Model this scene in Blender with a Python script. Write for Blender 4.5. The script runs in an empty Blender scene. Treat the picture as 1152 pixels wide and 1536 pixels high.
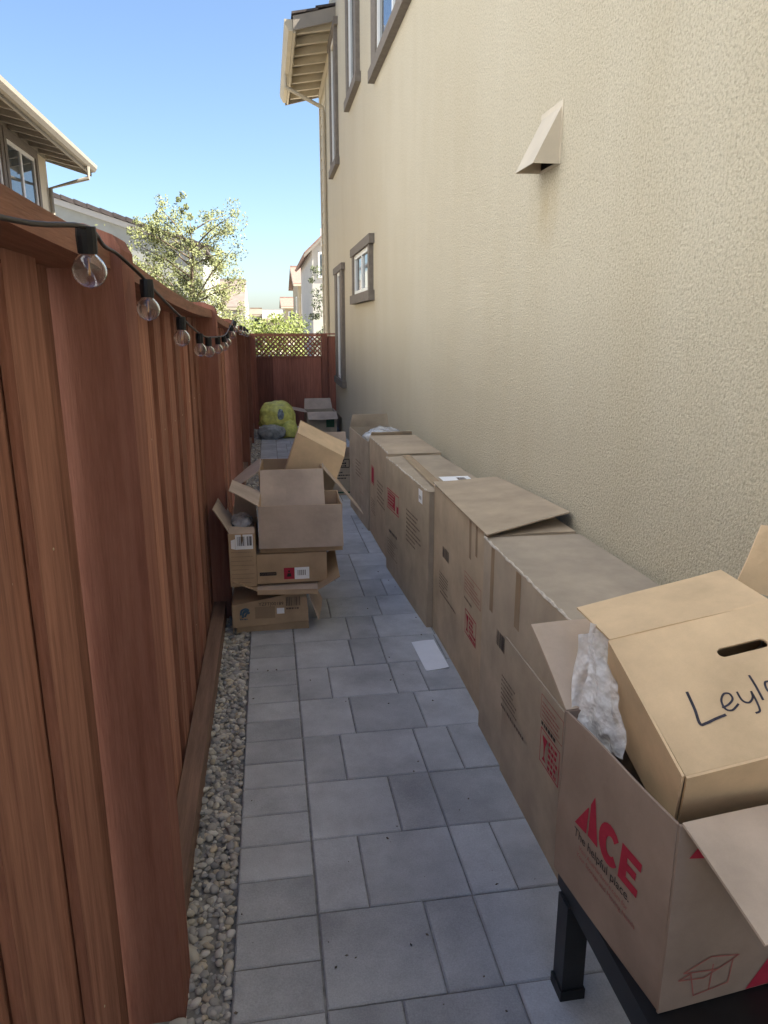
import bpy, bmesh, math, random
from mathutils import Vector, Matrix
R = math.radians
random.seed(7)
scene = bpy.context.scene
col = scene.collection

# ---------------------------------------------------------------- camera
cam_d = bpy.data.cameras.new('camera'); cam = bpy.data.objects.new('camera', cam_d); col.objects.link(cam)
cam.location = (0, 0, 1.6)
cam.rotation_euler = (R(90 - 14.407), 0, R(-8.913))
cam_d.sensor_fit = 'VERTICAL'; cam_d.sensor_height = 36.0; cam_d.sensor_width = 27.0
cam_d.lens = 36.0 * 1090 / 1536
cam_d.clip_start = 0.02; cam_d.clip_end = 3000
scene.camera = cam

# ---------------------------------------------------------------- light
SUN_EL, SUN_AZ = 50.0, 105.0          # azimuth measured from +Y towards +X
world = bpy.data.worlds.new('World'); scene.world = world; world.use_nodes = True
wn = world.node_tree; wn.nodes.clear()
sky = wn.nodes.new('ShaderNodeTexSky'); sky.sky_type = 'NISHITA'; sky.sun_disc = False
sky.sun_elevation = R(SUN_EL); sky.sun_rotation = R(SUN_AZ)
sky.altitude = 50; sky.air_density = 1.0; sky.dust_density = 1.3; sky.ozone_density = 4.0
bg = wn.nodes.new('ShaderNodeBackground'); bg.inputs['Strength'].default_value = 0.057
wo = wn.nodes.new('ShaderNodeOutputWorld')
wn.links.new(sky.outputs[0], bg.inputs[0]); wn.links.new(bg.outputs[0], wo.inputs[0])
sd = bpy.data.lights.new('sun', 'SUN'); sd.energy = 5.0; sd.angle = R(0.5); sd.color = (1.0, 0.93, 0.82)
sun = bpy.data.objects.new('sun', sd); col.objects.link(sun)
sdir = Vector((math.cos(R(SUN_EL)) * math.sin(R(SUN_AZ)), math.cos(R(SUN_EL)) * math.cos(R(SUN_AZ)), math.sin(R(SUN_EL))))
sun.rotation_euler = (-sdir).to_track_quat('-Z', 'Y').to_euler()
scene.view_settings.view_transform = 'Standard'; scene.view_settings.look = 'None'
scene.view_settings.gamma = 1; scene.view_settings.use_curve_mapping = False
scene.view_settings.exposure = 2.2
scene.cycles.max_bounces = 8; scene.cycles.diffuse_bounces = 5

# ---------------------------------------------------------------- helpers
def tag(o, label=None, cat=None, group=None, kind=None):
    if label: o['label'] = label
    if cat: o['category'] = cat
    if group: o['group'] = group
    if kind: o['kind'] = kind
    return o
def empty(name, loc, label=None, cat=None, group=None):
    o = bpy.data.objects.new(name, None); col.objects.link(o); o.location = loc
    o.empty_display_size = 0.1
    return tag(o, label, cat, group)
def wloc(o):
    v = Vector((0, 0, 0))
    while o: v += o.location; o = o.parent
    return v
class MB:
    def __init__(s): s.v = []; s.f = []
    def add(s, vs, fs):
        n = len(s.v); s.v += [tuple(p) for p in vs]; s.f += [tuple(i + n for i in q) for q in fs]; return s
    def box(s, x0, x1, y0, y1, z0, z1):
        return s.add([(x0,y0,z0),(x1,y0,z0),(x1,y1,z0),(x0,y1,z0),(x0,y0,z1),(x1,y0,z1),(x1,y1,z1),(x0,y1,z1)],
                     [(0,3,2,1),(4,5,6,7),(0,1,5,4),(1,2,6,5),(2,3,7,6),(3,0,4,7)])
    def slab(s, a, b, c, d, th, n=1, warp=0.0, seed=0):
        """thick sheet with corners a,b,c,d (loop); n x n grid, thickness th below the normal"""
        a, b, c, d = map(Vector, (a, b, c, d)); nr = (b - a).cross(d - a).normalized()
        rg = random.Random(seed); top = []; bot = []
        ph = [rg.uniform(0, 6.28) for _ in range(4)]
        for j in range(n + 1):
            for i in range(n + 1):
                x, y = i / n, j / n
                p = a * (1-x) * (1-y) + b * x * (1-y) + c * x * y + d * (1-x) * y
                if warp: p = p + nr * warp * (math.sin(3 * x + ph[0]) * math.sin(2.6 * y + ph[1]) + .4 * math.sin(7 * x + ph[2]) * y)
                top.append(p); bot.append(p - nr * th)
        s.surf = (a, b, d, nr, warp, ph)
        m = n + 1; k = m * m; fs = []
        for j in range(n):
            for i in range(n):
                q = j * m + i
                fs.append((q, q + 1, q + 1 + m, q + m)); fs.append((k + q, k + q + m, k + q + 1 + m, k + q + 1))
        for i in range(n):
            fs.append((i, k + i, k + i + 1, i + 1)); q = n * m + i; fs.append((q, q + 1, k + q + 1, k + q))
            q = i * m; fs.append((q, q + m, k + q + m, k + q)); q = i * m + n; fs.append((q, k + q, k + q + m, q + m))
        return s.add(top + bot, fs)
    def prism(s, poly, d):
        """closed polygon (3d points) pushed along vector d"""
        n = len(poly); d = Vector(d)
        vs = [Vector(p) for p in poly] + [Vector(p) + d for p in poly]
        return s.add(vs, [tuple(range(n))[::-1], tuple(range(n, 2 * n))] + [(i, (i+1) % n, n + (i+1) % n, n + i) for i in range(n)])
    def tube(s, pts, r, n=6):
        pts = [Vector(p) for p in pts]; vs = []; fs = []
        if not isinstance(r, (list, tuple)): r = [r] * len(pts)
        for i, p in enumerate(pts):
            t = (pts[min(i+1, len(pts)-1)] - pts[max(i-1, 0)]).normalized()
            a = t.orthogonal().normalized() if i == 0 else (pa - t * pa.dot(t)).normalized()
            pa = a; b = t.cross(a)
            for k in range(n):
                g = 2 * math.pi * k / n; vs.append(p + (a * math.cos(g) + b * math.sin(g)) * r[i])
        for i in range(len(pts) - 1):
            for k in range(n):
                fs.append((i*n + k, i*n + (k+1) % n, (i+1)*n + (k+1) % n, (i+1)*n + k))
        fs.append(tuple(range(n))[::-1]); fs.append(tuple(range((len(pts)-1)*n, len(pts)*n)))
        return s.add(vs, fs)
    def lathe(s, prof, c, n=14, axis=Vector((0, 0, 1))):
        c = Vector(c); a = axis.orthogonal().normalized(); b = axis.cross(a); vs = []; fs = []
        for (r, h) in prof:
            for k in range(n):
                g = 2 * math.pi * k / n; vs.append(c + axis * h + (a * math.cos(g) + b * math.sin(g)) * r)
        for i in range(len(prof) - 1):
            for k in range(n): fs.append((i*n + k, i*n + (k+1) % n, (i+1)*n + (k+1) % n, (i+1)*n + k))
        return s.add(vs, fs)
    def build(s, name, m, parent=None, smooth=False, fix=True):
        o0 = wloc(parent) if parent else Vector((0, 0, 0))
        me = bpy.data.meshes.new(name); me.from_pydata([tuple(Vector(p) - o0) for p in s.v], [], s.f)
        if fix:
            bm = bmesh.new(); bm.from_mesh(me); bmesh.ops.recalc_face_normals(bm, faces=bm.faces); bm.to_mesh(me); bm.free()
        if smooth:
            for p in me.polygons: p.use_smooth = True
        me.materials.append(m)
        o = bpy.data.objects.new(name, me); col.objects.link(o); o.parent = parent
        return o

# ---------------------------------------------------------------- materials
def mat(name, c, rough=0.8, var=0.15, scale=6.0, bump=0.0, bscale=80.0, c2=None, stretch=(1, 1, 1), rnd=0.0, spec=0.3, fine=0.0, fscale=300.0, metal=0.0):
    m = bpy.data.materials.new(name); m.use_nodes = True; nt = m.node_tree; N = nt.nodes; L = nt.links
    b = N['Principled BSDF']; b.inputs['Roughness'].default_value = rough; b.inputs['Specular IOR Level'].default_value = spec
    b.inputs['Metallic'].default_value = metal
    tc = N.new('ShaderNodeTexCoord'); oi = N.new('ShaderNodeObjectInfo')
    add = N.new('ShaderNodeVectorMath'); add.operation = 'ADD'
    sc = N.new('ShaderNodeVectorMath'); sc.operation = 'SCALE'; sc.inputs[0].default_value = (31, 17, 53)
    L.new(oi.outputs['Random'], sc.inputs['Scale']); L.new(tc.outputs['Object'], add.inputs[0]); L.new(sc.outputs[0], add.inputs[1])
    mp = N.new('ShaderNodeMapping'); mp.inputs['Scale'].default_value = stretch; L.new(add.outputs[0], mp.inputs[0])
    nz = N.new('ShaderNodeTexNoise'); nz.inputs['Scale'].default_value = scale; nz.inputs['Detail'].default_value = 5; nz.inputs['Roughness'].default_value = .62
    L.new(mp.outputs[0], nz.inputs['Vector'])
    mix = N.new('ShaderNodeMix'); mix.data_type = 'RGBA'
    c2 = c2 or tuple(x * (1 - 2.2 * var) for x in c)
    mix.inputs[6].default_value = (*c2, 1); mix.inputs[7].default_value = (*[min(1, x * (1 + var)) for x in c], 1)
    rp = N.new('ShaderNodeMapRange'); rp.inputs[1].default_value = .3; rp.inputs[2].default_value = .7
    L.new(nz.outputs[0], rp.inputs[0]); L.new(rp.outputs[0], mix.inputs[0])
    out = mix.outputs[2]
    if rnd or fine:
        hs = N.new('ShaderNodeHueSaturation'); L.new(out, hs.inputs['Color']); out = hs.outputs[0]
        val = N.new('ShaderNodeMath'); val.operation = 'MULTIPLY_ADD'
        val.inputs[1].default_value = 2 * rnd; val.inputs[2].default_value = 1 - rnd; L.new(oi.outputs['Random'], val.inputs[0])
        vo = val.outputs[0]
        if fine:
            n3 = N.new('ShaderNodeTexNoise'); n3.inputs['Scale'].default_value = fscale; n3.inputs['Detail'].default_value = 2; L.new(mp.outputs[0], n3.inputs['Vector'])
            ma = N.new('ShaderNodeMath'); ma.operation = 'MULTIPLY_ADD'; ma.inputs[1].default_value = 2 * fine; ma.inputs[2].default_value = -fine; L.new(n3.outputs[0], ma.inputs[0])
            ad = N.new('ShaderNodeMath'); ad.operation = 'ADD'; L.new(vo, ad.inputs[0]); L.new(ma.outputs[0], ad.inputs[1]); vo = ad.outputs[0]
        L.new(vo, hs.inputs['Value'])
    L.new(out, b.inputs['Base Color'])
    if bump:
        n2 = N.new('ShaderNodeTexNoise'); n2.inputs['Scale'].default_value = bscale; n2.inputs['Detail'].default_value = 3; L.new(mp.outputs[0], n2.inputs['Vector'])
        bp = N.new('ShaderNodeBump'); bp.inputs['Strength'].default_value = 1.0; bp.inputs['Distance'].default_value = bump
        L.new(n2.outputs[0], bp.inputs['Height']); L.new(bp.outputs[0], b.inputs['Normal'])
    return m
def glassy(name, c, rough=.05, trans=1.0, ior=1.45):
    m = bpy.data.materials.new(name); m.use_nodes = True; b = m.node_tree.nodes['Principled BSDF']
    b.inputs['Base Color'].default_value = (*c, 1); b.inputs['Roughness'].default_value = rough
    b.inputs['Transmission Weight'].default_value = trans; b.inputs['IOR'].default_value = ior
    return m
def film(name, c, amount, rough=.25):
    """thin crinkled plastic film: part clear, part glossy and milky"""
    m = bpy.data.materials.new(name); m.use_nodes = True; nt = m.node_tree; N = nt.nodes; L = nt.links
    b = N['Principled BSDF']; b.inputs['Base Color'].default_value = (*c, 1); b.inputs['Roughness'].default_value = rough
    tr = N.new('ShaderNodeBsdfTransparent'); mx = N.new('ShaderNodeMixShader')
    tc = N.new('ShaderNodeTexCoord'); nz = N.new('ShaderNodeTexNoise'); nz.inputs['Scale'].default_value = 14; nz.inputs['Detail'].default_value = 4
    L.new(tc.outputs['Object'], nz.inputs['Vector'])
    mr = N.new('ShaderNodeMapRange'); mr.inputs[1].default_value = .35; mr.inputs[2].default_value = .65
    mr.inputs[3].default_value = max(0, amount - .2); mr.inputs[4].default_value = min(1, amount + .2)
    L.new(nz.outputs[0], mr.inputs[0]); L.new(mr.outputs[0], mx.inputs[0])
    bp = N.new('ShaderNodeBump'); bp.inputs['Distance'].default_value = .01; n2 = N.new('ShaderNodeTexNoise'); n2.inputs['Scale'].default_value = 40
    L.new(tc.outputs['Object'], n2.inputs['Vector']); L.new(n2.outputs[0], bp.inputs['Height']); L.new(bp.outputs[0], b.inputs['Normal'])
    L.new(tr.outputs[0], mx.inputs[1]); L.new(b.outputs[0], mx.inputs[2]); L.new(mx.outputs[0], N['Material Output'].inputs['Surface'])
    return m

M = {}
M['wood'] = mat('stained_redwood', (0.40, 0.20, 0.142), .9, .15, 5, .0018, 26, c2=(0.235, 0.108, 0.077), stretch=(9, 9, .55), spec=.15, rnd=.28, fine=.10, fscale=40)
M['woodpost'] = mat('stained_redwood_post', (0.28, 0.132, 0.097), .88, .16, 5, .0014, 26, c2=(0.22, 0.092, 0.066), stretch=(9, 9, .55), spec=.15, rnd=.15, fine=.1, fscale=40)
M['woodrail'] = mat('stained_rail', (0.31, 0.145, 0.09), .7, .15, 5, .0012, 26, c2=(0.19, 0.085, 0.05), stretch=(9, .55, 9), rnd=.12, fine=.1, fscale=40)
M['kick'] = mat('weathered_kickboard', (0.25, 0.16, 0.12), .8, .15, 5, .001, 26, stretch=(9, .55, 9), rnd=.1, fine=.1, fscale=40)
M['gatewood'] = mat('dark_gate_wood', (0.33, 0.13, 0.09), .75, .15, 5, .001, 26, stretch=(9, 9, .55), rnd=.3)
M['paver'] = mat('concrete_paver', (0.50, 0.51, 0.515), .9, .12, 4.5, .0018, 160, c2=(0.36, 0.365, 0.372), rnd=.13, fine=.26, fscale=260)
M['sand'] = mat('joint_sand', (0.28, 0.27, 0.25), .95, .2, 40)
M['ground'] = mat('yard_ground', (0.45, 0.41, 0.35), .95, .15, .8)
M['pebble'] = mat('river_pebbles', (0.50, 0.46, 0.40), .92, .2, 9, .001, 120, c2=(0.3, 0.285, 0.265))
M['trim'] = mat('brown_stucco_trim', (0.185, 0.16, 0.135), .9, .1, 20, .002, 240)
M['cream'] = mat('cream_paint', (0.50, 0.44, 0.33), .7, .05, 3, rnd=.03)
M['fascia'] = mat('taupe_fascia', (0.25, 0.22, 0.18), .7, .06, 3)
M['white'] = mat('white_vinyl', (0.78, 0.78, 0.76), .4, .02, 3)
M['tile'] = mat('dark_roof_tile', (0.085, 0.07, 0.065), .85, .15, 8, rnd=.2)
M['redtile'] = mat('red_roof_tile', (0.26, 0.17, 0.135), .85, .18, 3, c2=(.17, .105, .085), bump=.03, bscale=9, stretch=(1, 4, 4))
M['vent'] = mat('painted_metal_vent', (0.55, 0.48, 0.37), .45, .05, 6)
M['dark'] = mat('dark_void', (0.015, 0.014, 0.013), .9, .1, 4)
M['pane'] = mat('window_pane', (0.05, 0.065, 0.075), .04, .05, 2, spec=1.0)
M['blind'] = mat('window_screen', (0.16, 0.17, 0.17), .5, .05, 2)
M['greywall'] = mat('pale_grey_stucco', (0.30, 0.31, 0.285), .9, .05, 2, .002, 150)
M['tanwall'] = mat('tan_stucco', (0.36, 0.31, 0.215), .9, .05, 2)
M['bouncepaint'] = mat('pale_bounce_wing_paint', (0.555, 0.595, 0.645), .8, .04, 2)  # pale cool tone chosen for the light the added wing bounces
M['nbwall'] = mat('beige_stucco', (0.60, 0.53, 0.41), .9, .05, 2, .002, 150)
M['lhtrim'] = mat('tan_painted_trim', (0.27, 0.245, 0.20), .7, .05, 3)
M['whitewall'] = mat('white_stucco', (0.42, 0.405, 0.37), .9, .04, 2)
def cardboard(name, c, **k): return mat(name, c, .82, .07, 5, .0004, 60, c2=tuple(x * .76 for x in c), stretch=(1, 1, 1), rnd=.05, fine=.05, fscale=400, **k)
M['card'] = cardboard('kraft_cardboard', (0.50, 0.36, 0.23))
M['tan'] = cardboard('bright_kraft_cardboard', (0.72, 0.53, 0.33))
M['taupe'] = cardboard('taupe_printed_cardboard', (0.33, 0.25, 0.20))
M['cardgrey'] = cardboard('greyed_cardboard', (0.45, 0.375, 0.29))
M['cardwarm'] = cardboard('warm_cardboard', (0.49, 0.39, 0.28))
M['cardpale'] = cardboard('pale_grey_cardboard', (0.47, 0.385, 0.285))
M['cardin'] = cardboard('cardboard_inner_face', (0.56, 0.45, 0.36))
M['tape'] = mat('packing_tape', (0.34, 0.24, 0.15), .25, .06, 8, spec=.5)
M['torn'] = mat('torn_paper_edge', (0.62, 0.56, 0.48), .9, .15, 60)
M['red'] = mat('red_print', (0.42, 0.03, 0.06), .75, .08, 30)
M['redfaint'] = mat('faint_red_print', (0.36, 0.13, 0.11), .8, .08, 30)
M['ink'] = mat('black_print', (0.035, 0.03, 0.03), .7, .1, 30)
M['inkfaint'] = mat('faded_print', (0.15, 0.11, 0.085), .8, .1, 30)
M['blueink'] = mat('blue_print', (0.08, 0.14, 0.2), .8, .1, 30)
M['marker'] = mat('marker_ink', (0.045, 0.042, 0.06), .6, .2, 60)
M['green'] = mat('green_print', (0.05, 0.12, 0.07), .8, .1, 20)
M['paper'] = mat('white_paper', (0.92, 0.93, 0.95), .7, .03, 8)
M['black'] = mat('black_metal', (0.012, 0.012, 0.014), .42, .2, 20, spec=.5)
M['socket'] = mat('black_plastic', (0.015, 0.015, 0.016), .5, .1, 20)
M['wire'] = mat('brown_black_wire', (0.03, 0.022, 0.018), .5, .1, 20)
M['glass'] = glassy('bulb_glass', (.97, .98, 1.0), .02)
M['fil'] = mat('amber_filament', (0.8, 0.38, 0.1), .4, .05, 30)
M['brass'] = mat('brass_cap', (0.6, 0.5, 0.35), .3, .05, 30, metal=.8)
M['bubble'] = film('bubble_wrap', (.95, .96, .98), .62, .25)
_nt = M['bubble'].node_tree; _bp = [n for n in _nt.nodes if n.type == 'BUMP'][0]; _bp.inputs['Distance'].default_value = .0035; _vo = _nt.nodes.new('ShaderNodeTexVoronoi'); _vo.inputs['Scale'].default_value = 95
_tc = [n for n in _nt.nodes if n.type == 'TEX_COORD'][0]; _nt.links.new(_tc.outputs['Object'], _vo.inputs['Vector']); _nt.links.new(_vo.outputs['Distance'], _bp.inputs['Height'])
M['plastic'] = film('clear_plastic', (.8, .83, .88), .5, .12)
M['greyplastic'] = film('grey_plastic', (.45, .47, .47), .75, .2)
M['yellow'] = film('yellow_bag_plastic', (.90, .90, .24), .93, .2)
M['bark'] = mat('bark', (0.16, 0.12, 0.085), .9, .2, 12, .004, 40)
M['leaf'] = mat('pale_green_leaves', (0.185, 0.20, 0.075), .6, .2, 1.5, c2=(.095, .11, .04))
M['leafy'] = mat('yellow_green_leaves', (0.16, 0.19, 0.045), .6, .2, 1.5, c2=(.08, .105, .02))
M['leafgrey'] = mat('grey_green_leaves', (0.09, 0.105, 0.06), .6, .2, 1.5)

# stucco of the near house: coarse trowelled relief, soft vertical weather streaks
def stucco():
    m = bpy.data.materials.new('tan_stucco_near'); m.use_nodes = True; nt = m.node_tree; N = nt.nodes; L = nt.links
    b = N['Principled BSDF']; b.inputs['Roughness'].default_value = .92; b.inputs['Specular IOR Level'].default_value = .2
    tc = N.new('ShaderNodeTexCoord')
    def noise(scale, det, st=(1, 1, 1), ro=.55):
        mp = N.new('ShaderNodeMapping'); mp.inputs['Scale'].default_value = st; L.new(tc.outputs['Object'], mp.inputs[0])
        n = N.new('ShaderNodeTexNoise'); n.inputs['Scale'].default_value = scale; n.inputs['Detail'].default_value = det; n.inputs['Roughness'].default_value = ro
        L.new(mp.outputs[0], n.inputs['Vector']); return n.outputs[0]
    mix = N.new('ShaderNodeMix'); mix.data_type = 'RGBA'; mix.inputs[6].default_value = (.525, .465, .345, 1); mix.inputs[7].default_value = (.56, .505, .39, 1)
    st = noise(1.6, 6, (1, 1, .3), .7); mr = N.new('ShaderNodeMapRange'); mr.inputs[1].default_value = .32; mr.inputs[2].default_value = .62
    L.new(st, mr.inputs[0]); L.new(mr.outputs[0], mix.inputs[0])
    mix2 = N.new('ShaderNodeMix'); mix2.data_type = 'RGBA'; mix2.blend_type = 'MULTIPLY'; mix2.inputs[0].default_value = 1
    cr = N.new('ShaderNodeMapRange'); cr.inputs[1].default_value = .3; cr.inputs[2].default_value = .55; cr.inputs[3].default_value = .72; cr.inputs[4].default_value = 1.0
    L.new(noise(95, 2, (1, 1, 1)), cr.inputs[0]); L.new(mix.outputs[2], mix2.inputs[6]); L.new(cr.outputs[0], mix2.inputs[7])
    mpv = N.new('ShaderNodeMapping'); mpv.vector_type = 'POINT'; mpv.inputs['Location'].default_value = (0, 1.8 * 3.2, -2.10 * 2.2); mpv.inputs['Scale'].default_value = (0, 3.2, 2.2); L.new(tc.outputs['Object'], mpv.inputs[0])
    ln = N.new('ShaderNodeVectorMath'); ln.operation = 'LENGTH'; L.new(mpv.outputs[0], ln.inputs[0])
    fall = N.new('ShaderNodeMapRange'); fall.inputs[1].default_value = .05; fall.inputs[2].default_value = .5; fall.inputs[3].default_value = .6; fall.inputs[4].default_value = 0; L.new(ln.outputs['Value'], fall.inputs[0])
    sn = noise(14, 4, (1, 1, .4)); mu = N.new('ShaderNodeMath'); mu.operation = 'MULTIPLY'; L.new(fall.outputs[0], mu.inputs[0]); L.new(sn, mu.inputs[1])
    mix3 = N.new('ShaderNodeMix'); mix3.data_type = 'RGBA'; mix3.inputs[7].default_value = (.34, .24, .10, 1); L.new(mu.outputs[0], mix3.inputs[0]); L.new(mix2.outputs[2], mix3.inputs[6])
    L.new(mix3.outputs[2], b.inputs['Base Color'])
    bp = N.new('ShaderNodeBump'); bp.inputs['Strength'].default_value = 1; bp.inputs['Distance'].default_value = .0085
    L.new(noise(135, 4, (1, 1, .9), .6), bp.inputs['Height']); L.new(bp.outputs[0], b.inputs['Normal'])
    return m
M['stucco'] = stucco()

# ---------------------------------------------------------------- ground and paving
def gz(y): return 0.0 if y < 4.5 else -0.0225 * (min(y, 14.0) - 4.5)
WX = 1.21
g = MB(); ys = [-40, 4.5, 14, 60, 900]; xs = [-900, -.5, 1.4, 900]
for j, y in enumerate(ys):
    for x in xs: g.v.append((x, y, gz(y) - 0.06))
for j in range(len(ys) - 1):
    for i in range(3):
        a = j * 4 + i; g.f.append((a, a + 1, a + 5, a + 4))
tag(g.build('ground', M['ground']), kind='structure')
pb = MB()
for y0, y1 in ((-3, 4.5), (4.5, 13.6)):
    pb.add([(-.147, y0, gz(y0) - .0065), (1.25, y0, gz(y0) - .0065), (1.25, y1, gz(y1) - .0065), (-.147, y1, gz(y1) - .0065)], [(0, 1, 2, 3)])
pave = tag(pb.build('pavement', M['sand']), kind='structure')
_pv = {}
def paver(w, d, x, y):
    key = (round(w, 3), round(d, 3))
    if key not in _pv:
        m = MB(); j = .0022; c = .004; x0, x1, y0, y1 = j, w - j, j, d - j
        lv = [[(x0,y0,-.05),(x1,y0,-.05),(x1,y1,-.05),(x0,y1,-.05)], [(x0,y0,-c),(x1,y0,-c),(x1,y1,-c),(x0,y1,-c)], [(x0+c,y0+c,0),(x1-c,y0+c,0),(x1-c,y1-c,0),(x0+c,y1-c,0)]]
        f = [(8, 9, 10, 11)]
        for a in (0, 4):
            for i in range(4): f.append((a + i, a + (i+1) % 4, a + 4 + (i+1) % 4, a + 4 + i))
        me = bpy.data.meshes.new('paver'); me.from_pydata(lv[0] + lv[1] + lv[2], [], f); me.materials.append(M['paver']); _pv[key] = me
    o = bpy.data.objects.new('paver', _pv[key]); col.objects.link(o); o.parent = pave
    z = gz(y + d / 2) + random.uniform(-.0012, .0012)
    o.location = (x, y, z); o.rotation_euler = (math.atan2(gz(y + d) - gz(y), d) + random.uniform(-.002, .002), random.uniform(-.003, .003), 0)
RY, RD = 1.405, .3025
known = {-1: [.265, .556, .858, 1.0], 0: [.381, .527, .83, .98], 1: [.227, .528, .669, .97], 2: [.375, .528, .83, .98], 3: [.227, .528, .67, .97], 4: [.297, .591, .89, 1.04], 5: [.227, .524, .666, .97], 6: [.36, .521, .82, .97]}
for k in range(-4, 40):
    y = RY + k * RD
    cuts = known.get(k) or random.choice([[.227, .528, .67, .97], [.377, .528, .83, .98], [.297, .591, .89, 1.04], [.227, .377, .68, .98]])
    e = [.080] + cuts + [1.225]
    for a, b in zip(e[:-1], e[1:]): paver(b - a, RD, a, y)
for k in range(-8, 80): paver(.225, RD / 2, -.147, RY - .003 + k * RD / 2)

# gravel strip: thousands of loose river pebbles
def gravel():
    ico = bmesh.new(); bmesh.ops.create_icosphere(ico, subdivisions=2, radius=1); iv = [v.co.copy() for v in ico.verts]; jf = [tuple(v.index for v in f.verts) for f in ico.faces]; ico.free()
    ico = bmesh.new(); bmesh.ops.create_icosphere(ico, subdivisions=1, radius=1); iv1 = [v.co.copy() for v in ico.verts]; jf1 = [tuple(v.index for v in f.verts) for f in ico.faces]; ico.free()
    rg = random.Random(3); V = []; Fc = []; C = []
    y = .9
    while y < 13.2:
        near = y < 4.2
        for _ in range(int(58 if near else 22)):
            yy = y + rg.uniform(0, .08); xx = rg.uniform(-.29, -.152)
            s = rg.choice([.006, .007, .008, .009, .010, .012, .014]) * rg.uniform(.8, 1.2) * (1.0 if near else 1.35)
            if rg.random() < .05: s *= 1.5
            if xx + s > -.146: xx = -.147 - s
            rot = Matrix.Rotation(rg.uniform(0, 6.28), 3, 'Z') @ Matrix.Rotation(rg.uniform(-.5, .5), 3, 'X') @ Matrix.Rotation(rg.uniform(-.5, .5), 3, 'Y')
            sx, sy, sz = s * rg.uniform(.9, 1.5), s * rg.uniform(.8, 1.1), s * rg.uniform(.5, .8)
            zz = gz(yy) - .028 + rg.uniform(0, .02)
            a, b = (iv, jf) if near else (iv1, jf1)
            n = len(V); k1, k2 = rg.uniform(0, 6), rg.uniform(0, 6)
            for p in a:
                q = Vector((p.x * sx, p.y * sy, p.z * sz)) * (1 + .10 * math.sin(3 * p.x + k1) + .08 * math.sin(4 * p.y + k2))
                q = rot @ q; V.append((q.x + xx, q.y + yy, q.z + zz))
            Fc += [tuple(i + n for i in f) for f in b]
            t = rg.random(); base = rg.choice([(.33,.31,.275),(.27,.26,.245),(.40,.365,.30),(.19,.195,.20),(.47,.45,.41),(.30,.285,.265),(.37,.315,.235),(.25,.25,.25)])
            gf = rg.uniform(1.15, 1.7); C += [tuple(min(.8, x * gf) for x in base)] * len(b)
        y += .08
    me = bpy.data.meshes.new('gravel'); me.from_pydata(V, [], Fc)
    at = me.color_attributes.new('stone', 'BYTE_COLOR', 'CORNER')
    li = 0
    for p, c in zip(me.polygons, C):
        p.use_smooth = True
        for _ in p.loop_indices: at.data[li].color = (*c, 1); li += 1
    m = M['pebble']; nt = m.node_tree; N = nt.nodes; b = N['Principled BSDF']
    ca = N.new('ShaderNodeVertexColor'); ca.layer_name = 'stone'
    mx = N.new('ShaderNodeMix'); mx.data_type = 'RGBA'; mx.blend_type = 'MULTIPLY'; mx.inputs[0].default_value = .45
    src = b.inputs['Base Color'].links[0].from_socket
    br = N.new('ShaderNodeMix'); br.data_type = 'RGBA'; br.inputs[0].default_value = .75
    nt.links.new(src, br.inputs[6]); nt.links.new(ca.outputs[0], br.inputs[7]); nt.links.new(br.outputs[2], b.inputs['Base Color'])
    me.materials.append(m); o = bpy.data.objects.new('gravel', me); col.objects.link(o)
    tag(o, 'strip of loose river pebbles between the fence and the pavers', 'gravel', kind='stuff')
gravel()
gb = MB()
for y0, y1 in ((-1, 4.5), (4.5, 13.4)):
    gb.add([(-.40, y0, gz(y0) - .02), (-.145, y0, gz(y0) - .02), (-.145, y1, gz(y1) - .02), (-.40, y1, gz(y1) - .02)], [(0, 1, 2, 3)])
tag(gb.build('gravel_bed', M['sand']), kind='structure')

# ---------------------------------------------------------------- fence on the left
fence = empty('wooden_fence', (-.32, 6, 0), 'long redwood board fence with posts and flat cap along the pebble strip', 'fence')
ftop = lambda y: 1.735 - .0245 * y          # underside of cap
def fence_board(y, w, x, z0, z1):
    m = MB(); c = .003; t = .018
    for (zz) in (0,):
        m.box(x - t, x, y, y + w, z0, z1)
    o = m.build('board', M['wood'], fence, fix=False)
    if .5 < y < 4:
        for zn in (.32, 1.25):
            MB().lathe([(.0001, .0012), (.0022, .0010), (.0026, 0)], (x, y + w * .5 + random.uniform(-.02, .02), zn + random.uniform(-.02, .02)), 8, Vector((1, 0, 0))).build('nail', M['brass'], o)
    return o
posts = [-1.05, 1.45, 3.96, 6.45, 8.9, 11.3]
y = -1.0; i = 0
rb = random.Random(11)
while y < 13.38:
    w = rb.uniform(.125, .142)
    yc = y + w / 2
    if not any(p - .03 < yc < p + .14 for p in posts):
        proud = (i % 2 == 0)
        fence_board(y - (.012 if proud else .016), w + (.024 if proud else .032), -.378 + (.022 if proud else 0) + rb.uniform(-.0015, .0015), gz(y) - .05, ftop(yc) - .002)
    y += w; i += 1
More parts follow.
